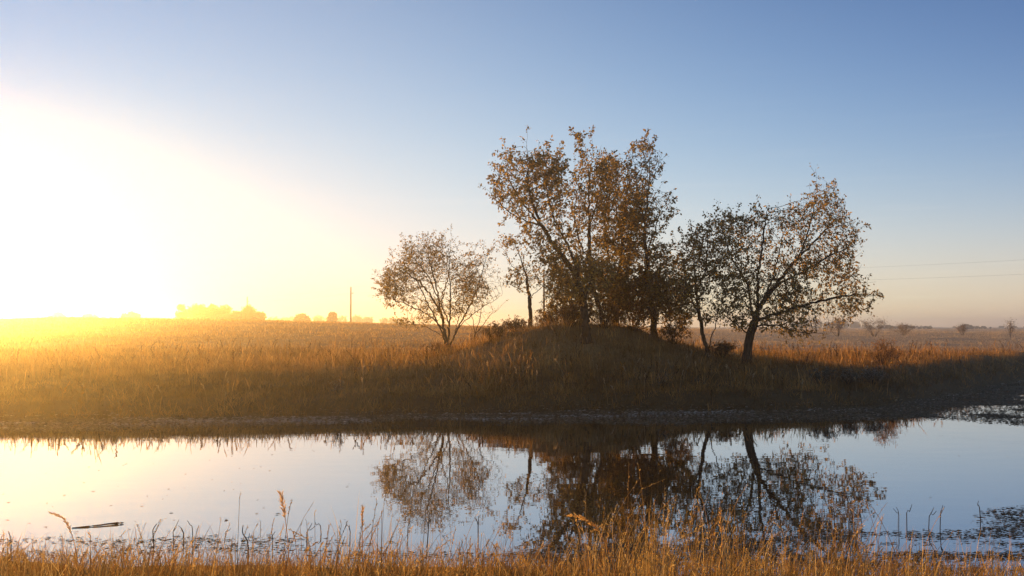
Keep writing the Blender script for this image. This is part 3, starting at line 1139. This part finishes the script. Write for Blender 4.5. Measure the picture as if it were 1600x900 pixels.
make_tree('thicket_shrub', 'low bushy thicket with slanting stem on the right of the mound', 37.0, [
    ([(985, 522), (996, 505), (1010, 488), (1030, 470)], 0),
    ([(992, 512), (985, 485), (980, 462)], 0.4),
    ([(1005, 495), (1030, 490), (1060, 482)], -0.3),
    ([(988, 518), (1020, 508), (1050, 500), (1076, 496)], 0.3)],
    [[(970, 455), (1000, 430), (1050, 420), (1090, 440), (1100, 485), (1080, 514), (1030, 520), (990, 514), (970, 490)]],
    thick=1.4, dens=0.16, leaf_n=2.2, leaf=(0.065, 0.11), trunk_r=0.055, seed=37, cat='shrub')
# right pair
make_tree('small_tree', 'small Y shaped tree on the right slope of the mound', 33.4, [
    ([(1105, 566), (1105, 550), (1100, 530), (1096, 508), (1090, 475), (1086, 440), (1084, 400)], 0),
    ([(1101, 535), (1086, 520), (1066, 505)], 0.3),
    ([(1105, 548), (1114, 522), (1120, 498), (1122, 470)], -0.3),
    ([(1093, 490), (1075, 455), (1068, 420)], 0.4),
    ([(1089, 460), (1102, 420), (1105, 380), (1106, 345)], -0.4),
    ([(1108, 545), (1128, 530), (1140, 522)], 0.2)],
    [[(1048, 410), (1055, 380), (1075, 352), (1092, 338), (1106, 325), (1118, 350), (1124, 400), (1132, 450), (1135, 500), (1105, 512), (1072, 502), (1052, 460)]],
    thick=1.3, dens=0.11, leaf_n=1.7, leaf=(0.07, 0.115), trunk_r=0.07, seed=41)
make_tree('broad_tree', 'broad tree with thick trunk reaching right, beyond the mound foot', 32.6, [
    ([(1167, 556), (1170, 535), (1175, 515), (1181, 498), (1184, 484)], 0),
    ([(1178, 505), (1172, 470), (1166, 440), (1150, 415), (1138, 390), (1128, 350)], 0.3),
    ([(1183, 488), (1184, 450), (1187, 410), (1192, 370), (1198, 330)], -0.2),
    ([(1184, 484), (1200, 462), (1225, 428), (1247, 402), (1262, 365), (1272, 320), (1276, 282)], 0.25),
    ([(1183, 502), (1215, 490), (1252, 478), (1300, 466), (1340, 460), (1372, 462)], -0.2),
    ([(1179, 512), (1210, 508), (1250, 518), (1296, 522)], -0.5),
    ([(1213, 446), (1255, 424), (1300, 398), (1338, 382)], -0.4),
    ([(1172, 530), (1156, 510), (1130, 492)], -0.3),
    ([(1243, 406), (1280, 370), (1305, 340), (1322, 318)], 0.3),
    ([(1183, 488), (1205, 440), (1218, 390), (1228, 345)], 0.7),
    ([(1181, 495), (1160, 470), (1135, 455), (1118, 440)], 0.8)],
    [[(1100, 350), (1112, 330), (1119, 303), (1128, 325), (1150, 322), (1162, 332), (1180, 325), (1200, 318), (1222, 318), (1248, 312), (1262, 272), (1285, 278), (1316, 298),
      (1336, 338), (1352, 376), (1340, 408), (1352, 434), (1380, 460), (1352, 482), (1336, 502), (1314, 506), (1288, 496), (1300, 522), (1258, 536), (1225, 522),
      (1185, 524), (1150, 520), (1118, 505), (1108, 450), (1098, 395)],
     [(1215, 500), (1260, 490), (1300, 498), (1306, 520), (1262, 540), (1225, 530)], [(1290, 460), (1340, 440), (1384, 460), (1350, 486), (1325, 505), (1300, 490)]],
    thick=1.9, dens=0.072, leaf_n=0.85, leaf=(0.07, 0.11), trunk_r=0.145, palette=LEAF + LEAF_GOLD[:1], seed=47, up=0.12)


# ------------------------------------------------------------------ far trees, woods, shrubs in the mist
def leaf_cloud(centres, radii, n, size, r, flat=0.8):
    """many small leaf faces spread through lobes"""
    k = r.choice(len(centres), n, p=np.array(radii) ** 2 / (np.array(radii) ** 2).sum())
    dv = r.normal(0, 1, (n, 3))
    dv /= np.linalg.norm(dv, axis=1, keepdims=True)
    rr = np.array(radii)[k] * r.uniform(0.3, 1.0, n) ** 0.6 * r.choice([1.0, 1.25], n, p=[0.8, 0.2])
    pos = np.array(centres)[k] + dv * rr[:, None] * np.array([1, 1, flat])
    a = r.normal(0, 1, (n, 3))
    a /= np.linalg.norm(a, axis=1, keepdims=True)
    b_ = np.cross(a, r.normal(0, 1, (n, 3)))
    b_ /= np.linalg.norm(b_, axis=1, keepdims=True) + 1e-9
    s = size * r.uniform(0.6, 1.3, (n, 1))
    V = np.stack([pos - a * s, pos - b_ * s * 0.55, pos + a * s, pos + b_ * s * 0.55], 1).reshape(-1, 3)
    T = (np.arange(n)[:, None, None] * 4 + np.array([[0, 1, 2], [0, 2, 3]])[None]).reshape(-1, 3)
    return V, T


FAR = [(0.075, 0.060, 0.030), (0.10, 0.070, 0.032), (0.06, 0.052, 0.028)]


def far_tree(name, label, px, top, width, d, seed, group, n=3200, base_py=None, cat='tree', tall=None):
    r = np.random.default_rng(seed)
    bx = at(px, 500, d)[0]
    bz = gz(bx, d)
    zt = at(px, top, d)[2]
    H = max(zt - bz, 1.0)
    Wd = width / F * d
    root = empty(name, (bx, d, bz))
    tag(root, label, cat, group)
    cr, rad = [], []
    m = 8 if Wd > 1.2 * H else 6
    for i in range(m):
        a = (i + 0.5) / m * 2 - 1
        lobe = min(Wd * 0.26, H * 0.34) * r.uniform(0.6, 1.2)
        cx = bx + a * max(Wd / 2 - lobe * 0.9, 0.05)
        hi = H * (1 - 0.55 * a * a) * r.uniform(0.78, 1.0)
        cr.append((cx, d + r.uniform(-0.25, 0.25) * Wd, bz + hi - lobe * 0.8))
        rad.append(lobe)
        if hi - lobe * 2 > lobe * 0.4:
            cr.append((cx * 0.8 + bx * 0.2, d + r.uniform(-0.25, 0.25) * Wd, bz + (hi - lobe) * 0.5))
            rad.append(lobe * 0.95)
    V, T = leaf_cloud(cr, rad, n, 0.0016 * d * 0.55, r)
    pal = np.array(FAR)
    cc = np.repeat(pal[r.integers(0, 3, n)] * r.uniform(0.7, 1.3, (n, 1)), 4, axis=0)
    mesh_np('crown', V, T, M_LEAF, parent=root, colours=cc)
    trk = [np.array([bx, d, bz - 0.2]), np.array([bx + 0.02 * H, d, bz + H * 0.3]), np.array([bx - 0.02 * H, d, bz + H * 0.62])]
    tr = 0.028 * H + 0.02
    v, t_ = tube_path(smooth_path(trk, 6), np.linspace(tr, tr * 0.4, 6), 6)
    mesh_np('trunk', v, t_, M_BARK, parent=root, smooth=True)
    for i in range(3):
        k = r.integers(0, len(cr))
        v, t_ = tube_path(smooth_path([trk[1], (trk[1] + np.array(cr[k])) / 2 + [0, 0, 0.05 * H], np.array(cr[k])], 5), np.linspace(tr * 0.5, tr * 0.12, 5), 5)
        mesh_np('limb', v, t_, M_BARK, parent=root, smooth=True)
    return root


G1 = 'trees on the left horizon'
far_tree('distant_tree', 'faint tree on the horizon nearest the sun glare', 88, 487, 60, 330, 101, G1)
far_tree('distant_tree', 'faint low tree on the horizon, second from the sun', 140, 490, 34, 330, 102, G1)
far_tree('distant_tree', 'rounded bright tree on the horizon left of the tree clump', 207, 486, 38, 280, 103, G1)
far_tree('distant_tree', 'thin pointed tree at the left end of the horizon clump', 284, 474, 20, 235, 104, G1, n=1500)
far_tree('distant_tree', 'tallest rounded tree of the horizon clump', 308, 471, 44, 240, 105, G1)
far_tree('distant_tree', 'tree just right of the tallest in the horizon clump', 334, 475, 36, 238, 106, G1)
far_tree('distant_tree', 'tree in the middle of the horizon clump', 352, 476, 36, 244, 107, G1)
far_tree('distant_tree', 'low tree in the dip of the horizon clump', 371, 483, 36, 240, 108, G1, n=1500)
far_tree('distant_tree', 'rounded tree beneath the farther utility pole', 389, 476, 34, 236, 109, G1)
far_tree('distant_tree', 'tree at the right end of the horizon clump', 405, 482, 24, 242, 110, G1, n=1500)
far_tree('distant_tree', 'wide hazy tree on the horizon right of the clump', 473, 489, 32, 290, 111, G1)
far_tree('distant_tree', 'small round hazy tree just left of the nearer utility pole', 519, 486, 20, 280, 112, G1, n=1500)
G2 = 'trees in the mist on the right'
far_tree('misty_tree', 'flat topped tree in the mist near the right edge', 1511, 506, 24, 420, 121, G2, n=1500)
far_tree('misty_tree', 'low wide tree in the mist right of the flat topped one', 1534, 511, 26, 440, 122, G2, n=1200)
far_tree('misty_tree', 'tree in the mist right of the broad tree, rounded', 1386, 508, 34, 420, 123, G2, n=1500)
far_tree('misty_tree', 'taller misty tree in the row right of the broad tree', 1416, 507, 26, 420, 124, G2, n=1500)
far_tree('misty_tree', 'smallest misty tree at the end of the row', 1446, 511, 26, 425, 125, G2, n=1200)


def far_wood(name, label, x0, x1, top, d, seed, n):
    r = np.random.default_rng(seed)
    m = int((x1 - x0) / 7)
    cr, rad = [], []
    for i in range(m):
        px = r.uniform(x0, x1)
        e_ = min(px - x0, x1 - px) / (x1 - x0) * 4
        dd = d + r.uniform(-12, 12)
        x_ = at(px, 500, dd)[0]
        zg = gz(x_, dd)
        zt = at(px, top + r.uniform(0, 4) + 4 * max(0, 1 - e_), dd)[2]
        lobe = max((zt - zg) * 0.5, 0.6)
        cr.append((x_, dd, zg + lobe))
        rad.append(lobe)
    V, T = leaf_cloud(cr, rad, n, 0.0008 * d, r, 1.0)
    pal = np.array(FAR)
    cc = np.repeat(pal[r.integers(0, 3, n)] * r.uniform(0.7, 1.3, (n, 1)), 4, axis=0)
    o = mesh_np(name, V, T, M_LEAF, colours=cc)
    tag(o, label, 'wood', kind='stuff')


far_wood('distant_wood', 'low hazy line of woods on the horizon behind the poles', 415, 640, 492, 520, 131, 9000)
far_wood('distant_wood', 'hazy mauve woods showing under the broad tree', 1230, 1345, 499, 620, 132, 7000)
far_wood('distant_wood', 'long misty line of woods along the right horizon', 1340, 1640, 510, 640, 133, 12000)


def weed_plant(name, label, px, py, d, height, spread, n_stem, n_leaf, leaf, palette, seed, cat='shrub', group=None, twig=0.004, fuzz=0.035):
    """small many stemmed plant: stems (one mesh) and foliage (one mesh)"""
    r = np.random.default_rng(seed)
    bx = at(px, py, d)[0]
    bz = gz(bx, d)
    root = empty(name, (bx, d, bz))
    tag(root, label, cat, group)
    Vs, Ts, o_, tips = [], [], 0, []
    for i in range(n_stem):
        a, l_ = r.uniform(0, 6.28), spread * r.uniform(0.1, 1.0)
        h = height * r.uniform(0.6, 1.0) * (1 - 0.35 * (l_ / spread) ** 2)
        tip_ = np.array([bx + math.cos(a) * l_, d + math.sin(a) * l_, bz + h])
        b0 = np.array([bx + math.cos(a) * 0.05 * spread, d + math.sin(a) * 0.05 * spread, bz - 0.03])
        mid = b0 * 0.5 + tip_ * 0.5 + np.array([r.normal(0, 0.05), r.normal(0, 0.05), 0.12 * h])
        pth = smooth_path([b0, mid, tip_], 6)
        v, t_ = tube_path(pth, np.linspace(twig * 1.6, twig * 0.6, 6), 3, cap=False)
        Vs.append(v)
        Ts.append(t_ + o_)
        o_ += len(v)
        tips.append(pth[2:])
        for b_ in range(3):
            k = r.integers(2, 5)
            e_ = pth[k] + r.normal(0, 1, 3) * np.array([0.16, 0.16, 0.07]) * height + np.array([0, 0, 0.12 * height])
            p2 = smooth_path([pth[k], (pth[k] + e_) / 2 + [0, 0, 0.02], e_], 4)
            v, t_ = tube_path(p2, np.linspace(twig, twig * 0.5, 4), 3, cap=False)
            Vs.append(v)
            Ts.append(t_ + o_)
            o_ += len(v)
            tips.append(p2[1:])
    mesh_np('stems', np.concatenate(Vs), np.concatenate(Ts), M_TWIG, parent=root)
    tp = np.concatenate(tips)
    n = n_leaf
    pos = tp[r.integers(0, len(tp), n)] + r.normal(0, fuzz * height, (n, 3))
    a = r.normal(0, 1, (n, 3))
    a /= np.linalg.norm(a, axis=1, keepdims=True)
    b_ = np.cross(a, r.normal(0, 1, (n, 3)))
    b_ /= np.linalg.norm(b_, axis=1, keepdims=True) + 1e-9
    s = leaf * r.uniform(0.6, 1.3, (n, 1))
    V = np.stack([pos - a * s, pos - b_ * s * 0.4, pos + a * s, pos + b_ * s * 0.4], 1).reshape(-1, 3)
    T = (np.arange(n)[:, None, None] * 4 + np.array([[0, 1, 2], [0, 2, 3]])[None]).reshape(-1, 3)
    pal = np.array(palette)
    cc = np.repeat(pal[r.integers(0, len(pal), n)] * r.uniform(0.75, 1.25, (n, 1)), 4, axis=0)
    mesh_np('foliage', V, T, M_LEAF, parent=root, colours=cc)
    return root


PALE = [(0.34, 0.30, 0.26), (0.26, 0.23, 0.19), (0.42, 0.38, 0.34), (0.20, 0.17, 0.12)]
SAGE = [(0.20, 0.18, 0.14), (0.15, 0.14, 0.10), (0.27, 0.25, 0.21), (0.12, 0.10, 0.065)]
MIST = [(0.26, 0.18, 0.10), (0.20, 0.14, 0.08), (0.32, 0.21, 0.10)]
weed_plant('pale_weed', 'pale frosted weed standing in the dark left bank', 526, 604, 25.6, 0.55, 0.28, 11, 260, 0.018, PALE, 201, 'weed')
weed_plant('pale_weed', 'pale dry weed on the dark bank below the forked tree', 1036, 604, 27.6, 0.60, 0.30, 10, 260, 0.017, PALE, 202, 'weed')
weed_plant('pale_weed', 'small pale weed on the bank edge below the broad tree', 1092, 590, 28.0, 0.35, 0.45, 14, 300, 0.016, SAGE, 203, 'weed')
GS = 'silvery shrubs on the right bank'
weed_plant('silvery_shrub', 'olive grey shrub on the right bank, leftmost of the silvery row', 1283, 582, 28.6, 0.55, 0.62, 34, 1500, 0.022, SAGE, 204, group=GS)
weed_plant('silvery_shrub', 'grey shrub in the middle of the silvery row on the bank', 1326, 580, 29.2, 0.52, 0.50, 30, 1300, 0.020, SAGE + PALE[:1], 205, group=GS)
weed_plant('silvery_shrub', 'palest silver shrub at the right end of the row', 1366, 576, 29.6, 0.60, 0.55, 34, 1500, 0.020, PALE + SAGE, 206, group=GS)
weed_plant('golden_shrub', 'taller orange weed clump above the silvery shrubs', 1377, 556, 33.5, 0.95, 0.55, 26, 800, 0.030, GOLD, 207)
weed_plant('golden_shrub', 'orange weed clump at the edge of the grass ridge', 1392, 552, 35.0, 0.80, 0.50, 24, 700, 0.030, GOLD, 208)
UND = [(0.22, 0.13, 0.05), (0.17, 0.10, 0.04), (0.28, 0.17, 0.06), (0.13, 0.085, 0.035)]
GU = 'undergrowth on the mound'
for i, (px, py, d, hh, ss, lab) in enumerate([
        (770, 530, 37.0, 0.55, 0.55, 'dry brown weed clump on the left shoulder of the mound'),
        (808, 516, 37.6, 0.50, 0.50, 'low weed clump left of the young orange leaved tree'),
        (858, 512, 36.8, 0.60, 0.60, 'bushy dry weed on the crest right of the young tree'),
        (893, 520, 34.6, 0.70, 0.60, 'brown weed clump at the foot of the leaning tree'),
        (945, 528, 34.6, 0.75, 0.70, 'tangled weeds between the leaning and dense trees'),
        (990, 532, 35.0, 0.80, 0.75, 'tangled weeds left of the forked tree trunk'),
        (1052, 532, 35.2, 0.60, 0.60, 'weed clump on the slope right of the forked tree'),
        (1128, 552, 33.8, 0.50, 0.50, 'dry weeds between the small and the broad tree'),
        (690, 552, 38.6, 0.40, 0.60, 'golden weeds round the foot of the spreading tree')]):
    weed_plant('dry_weed', lab, px, py, d, hh * 1.35, ss * 1.45, 34, 1500, 0.036, UND if i < 8 else GOLD, 230 + i, 'weed', GU, twig=0.005)
GM = 'shrubs in the misty meadow'
weed_plant('misty_shrub', 'hazy bush just right of the lowest branch of the broad tree', 1309, 530, 104, 2.28, 1.56, 16, 1300, 0.06, MIST, 211, group=GM, twig=0.009, fuzz=0.09)
weed_plant('misty_shrub', 'wide feathery bush in the misty meadow', 1366, 528, 101, 2.04, 1.95, 14, 1200, 0.06, MIST, 212, group=GM, twig=0.009, fuzz=0.09)
weed_plant('misty_shrub', 'low spreading bush in the mist right of the feathery one', 1412, 526, 116, 1.44, 2.08, 14, 1300, 0.06, MIST, 213, group=GM, twig=0.009, fuzz=0.09)
weed_plant('misty_shrub', 'small bush in the mist below the flat topped tree', 1504, 527, 116, 1.32, 1.30, 12, 700, 0.06, MIST, 214, group=GM, twig=0.009, fuzz=0.09)
weed_plant('misty_shrub', 'thin upright bush in the mist at the right edge', 1578, 530, 98, 1.80, 0.78, 9, 380, 0.06, MIST, 215, group=GM, twig=0.009, fuzz=0.09)

# ------------------------------------------------------------------ utility poles and wires
POLES = [(386, 270.0), (548, 203.0), (850, 145.0)]
POLE_LABEL = ['farther utility pole rising from the tree clump on the horizon',
              'bare utility pole on the open field left of the trees',
              'utility pole half hidden behind the mound and saplings']
heads = []
for (px, d), lab in zip(POLES, POLE_LABEL):
    bx = at(px, 500, d)[0]
    bz = gz(bx, d)
    zt = EYE + 8.0
    root = empty('utility_pole', (bx, d, bz))
    tag(root, lab, 'pole', 'utility poles crossing the field')
    v, t_ = tube_path([(bx, d, bz - 0.5), (bx, d, bz + 2), (bx, d, (bz + zt) / 2), (bx, d, zt)], [0.19, 0.18, 0.16, 0.12], 10)
    mesh_np('shaft', v, t_, M_POLE, parent=root, smooth=True)
    ln = np.array([0.86, 0.5, 0])
    c0 = np.array([bx, d - 0.16, zt - 1.25])
    v, t_ = tube_path([c0, c0 + ln * 0.55], [0.05, 0.05], 4)
    mesh_np('arm', v, t_, M_POLE, parent=root)
    ends = [np.array([bx, d, zt + 0.16]), c0 + ln * 0.5 + np.array([0, 0, 0.2])]
    for e_ in ends:
        v, t_ = tube_path([e_ - [0, 0, 0.16], e_ - [0, 0, 0.06], e_], [0.045, 0.06, 0.03], 8)
        mesh_np('insulator', v, t_, M_CERAMIC, parent=root, smooth=True)
    heads.append(ends)
last = [np.array([76.0, 44.5, 9.6]), np.array([76.4, 44.6, 8.3])]
heads.append(last)
for w_i, lab in enumerate(('upper overhead wire crossing the sky at the right', 'lower overhead wire crossing the sky at the right')):
    pts = []
    for k in range(len(heads) - 1):
        a, b_ = heads[k][w_i], heads[k + 1][w_i]
        sag = 0.016 * np.linalg.norm(b_ - a) * (0.5 if k < 2 else 0.95)
        for s in np.linspace(0, 1, 25)[: 25 if k == len(heads) - 2 else 24]:
            pts.append(a + (b_ - a) * s - np.array([0, 0, 4 * sag * s * (1 - s)]))
    v, t_ = tube_path(pts, np.full(len(pts), 0.0045), 4)
    tag(mesh_np('overhead_wire', v, t_, M_WIRE, smooth=True), lab, 'wire', 'overhead wires')

# ------------------------------------------------------------------ dead stems in the near shallows
STEMS = [(17, 829, 857), (244, 817, 851), (277, 822, 846), (289, 825, 846), (301, 813, 842), (349, 825, 842), (388, 820, 860), (425, 830, 853),
         (483, 822, 845), (503, 817, 831), (544, 820, 847), (637, 810, 840), (665, 801, 878), (748, 807, 841), (1304, 794, 824), (1329, 804, 832),
         (1351, 794, 824), (1401, 794, 824), (1420, 794, 816), (1450, 797, 824), (1466, 790, 826), (1535, 783, 812)]
ORD = ['first', 'second', 'third', 'fourth', 'fifth', 'sixth', 'seventh', 'eighth', 'ninth', 'tenth', 'eleventh', 'twelfth', 'thirteenth', 'fourteenth']
for i, (px, y0, y1) in enumerate(STEMS):
    r = np.random.default_rng(300 + i)
    d = EYE * F / (y1 - 510) if y1 < 860 else 9.4
    b0 = at(px, y1, d)
    zt = at(px, y0, d)[2]
    bz = gz(b0[0], b0[1])
    root = empty('dead_stem', (b0[0], b0[1], bz))
    if i < 14:
        lab = 'thin dark dead stem in the left shallows, %s from the left edge' % ORD[i]
    else:
        lab = 'thin dark dead stem in the right shallows, %s from the left of its row' % ORD[i - 14]
    tag(root, lab, 'dead stem', 'dead stems in the near shallows')
    h = zt
    bot = np.array([b0[0], b0[1], min(bz, 0) - 0.04])
    top_ = np.array([b0[0] + r.normal(0, 0.05), b0[1] + r.normal(0, 0.03), zt])
    mid = np.array([b0[0] + r.normal(0, 0.018), b0[1], h * 0.5])
    m2 = (mid + top_) / 2 + np.array([r.normal(0, 0.012), 0, 0.03 * h])
    pth = smooth_path([bot, mid, m2, top_], 9)
    v, t_ = tube_path(pth, np.linspace(0.0065, 0.0030, 9) * r.uniform(0.7, 1.2), 5)
    mesh_np('stalk', v, t_, M_TWIG, parent=root, smooth=True)
    if r.random() < 0.6 or i in (6, 17, 19):
        k = r.integers(3, 6)
        e_ = pth[k] + np.array([r.choice([-1, 1]) * r.uniform(0.02, 0.045), r.normal(0, 0.02), r.uniform(0.05, 0.10)])
        v, t_ = tube_path(smooth_path([pth[k], (pth[k] + e_) / 2 + [0.006, 0, 0.008], e_], 5), np.linspace(0.004, 0.002, 5), 4)
        mesh_np('twig', v, t_, M_TWIG, parent=root, smooth=True)

# floating stick
s0, s1 = at(112, 821, 10.95), at(194, 815, 11.2)
pts = [np.array([s0[0], s0[1], 0.004]), np.array([s0[0] * 0.6 + s1[0] * 0.4, s0[1] + 0.08, 0.008]), np.array([s0[0] * 0.25 + s1[0] * 0.75, s1[1] - 0.06, 0.012]), np.array([s1[0], s1[1], 0.010])]
v, t_ = tube_path(smooth_path(pts, 12), [0.003, 0.005, 0.007, 0.008, 0.008, 0.008, 0.008, 0.009, 0.011, 0.013, 0.010, 0.003], 6)
tag(mesh_np('floating_stick', v, t_, M_TWIG, smooth=True), 'dark floating stick lying on the water at left', 'stick')

# ------------------------------------------------------------------ tall seed reeds of the near bank
REEDS = [('drooping_reed', 'pale drooping seed plume over the water at far left', (122, 850), (88, 795), 8.8, 0.42, 26, 0.040, 0.011, (0.82, 0.64, 0.40)),
         ('upright_reed', 'tall stout dry plume left of centre, highest of the left bank', (452, 880), (436, 772), 8.2, 0.30, 34, 0.050, 0.011, (0.85, 0.68, 0.46)),
         ('drooping_reed', 'golden plume nodding left over the dark reflections', (962, 890), (902, 796), 7.9, 0.30, 40, 0.045, 0.011, (0.75, 0.52, 0.22)),
         ('upright_reed', 'straight golden plume right of the drooping one', (1130, 895), (1124, 800), 7.8, 0.28, 28, 0.040, 0.009, (0.75, 0.52, 0.22)),
         ('upright_reed', 'slim golden stalk with plume near bottom centre left', (566, 885), (566, 792), 8.3, 0.30, 26, 0.035, 0.009, (0.75, 0.52, 0.22))]
for i, (nm, lab, (bx_, by_), (tx, ty), d, hl, nsp, sl_, sw_, cc) in enumerate(REEDS):
    r = np.random.default_rng(400 + i)
    b0 = at(bx_, by_, d)
    zt = at(tx, ty, d)
    bz = gz(b0[0], b0[1])
    h = zt[2] - bz
    off = zt[0] - b0[0]
    az = 0.0 if off > 0 else math.pi
    lean = abs(off) / max(h, 0.1) * 0.8
    v, t_, c, ns = stalk_mesh((b0[0], b0[1], bz), h / (1 - 0.25 * min(lean, 0.8)), lean, az, 0.011, cc, hl, nsp * 2, sl_, sw_, nod=0.25 if nm == 'drooping_reed' else 0.0, seg=12, r=r)
    root = empty(nm, (b0[0], b0[1], bz))
    tag(root, lab, 'reed', 'tall reeds of the near bank')
    st = t_[(t_ < ns).all(1)]
    sp_ = t_[(t_ >= ns).any(1)]
    mesh_np('stem', v[:ns], st, M_GRASS, parent=root, colours=c[:ns])
    mesh_np('plume', v[ns:], sp_ - ns, M_GRASS, parent=root, colours=c[ns:])


# ------------------------------------------------------------------ haze
hx, hy0, hy1, hz0, hz1 = 1400, -70, 1400, -1.8, 11.8
me = bpy.data.meshes.new('haze')
me.from_pydata([(x_, y_, z_) for z_ in (hz0, hz1) for y_ in (hy0, hy1) for x_ in (-hx, hx)], [],
               [(0, 2, 3, 1), (4, 5, 7, 6), (0, 1, 5, 4), (2, 6, 7, 3), (0, 4, 6, 2), (1, 3, 7, 5)])
hm, t, out = new_mat('haze')
pv = t.nodes.new('ShaderNodeVolumePrincipled')
pv.inputs['Density'].default_value = HAZE_DENSITY
pv.inputs['Anisotropy'].default_value = HAZE_G
pv.inputs['Color'].default_value = HAZE_COLOUR
t.links.new(pv.outputs[0], out.inputs['Volume'])
me.materials.append(hm)
haze = bpy.data.objects.new('haze', me)
col.objects.link(haze)
tag(haze, 'golden morning haze over the field', 'haze', kind='stuff')
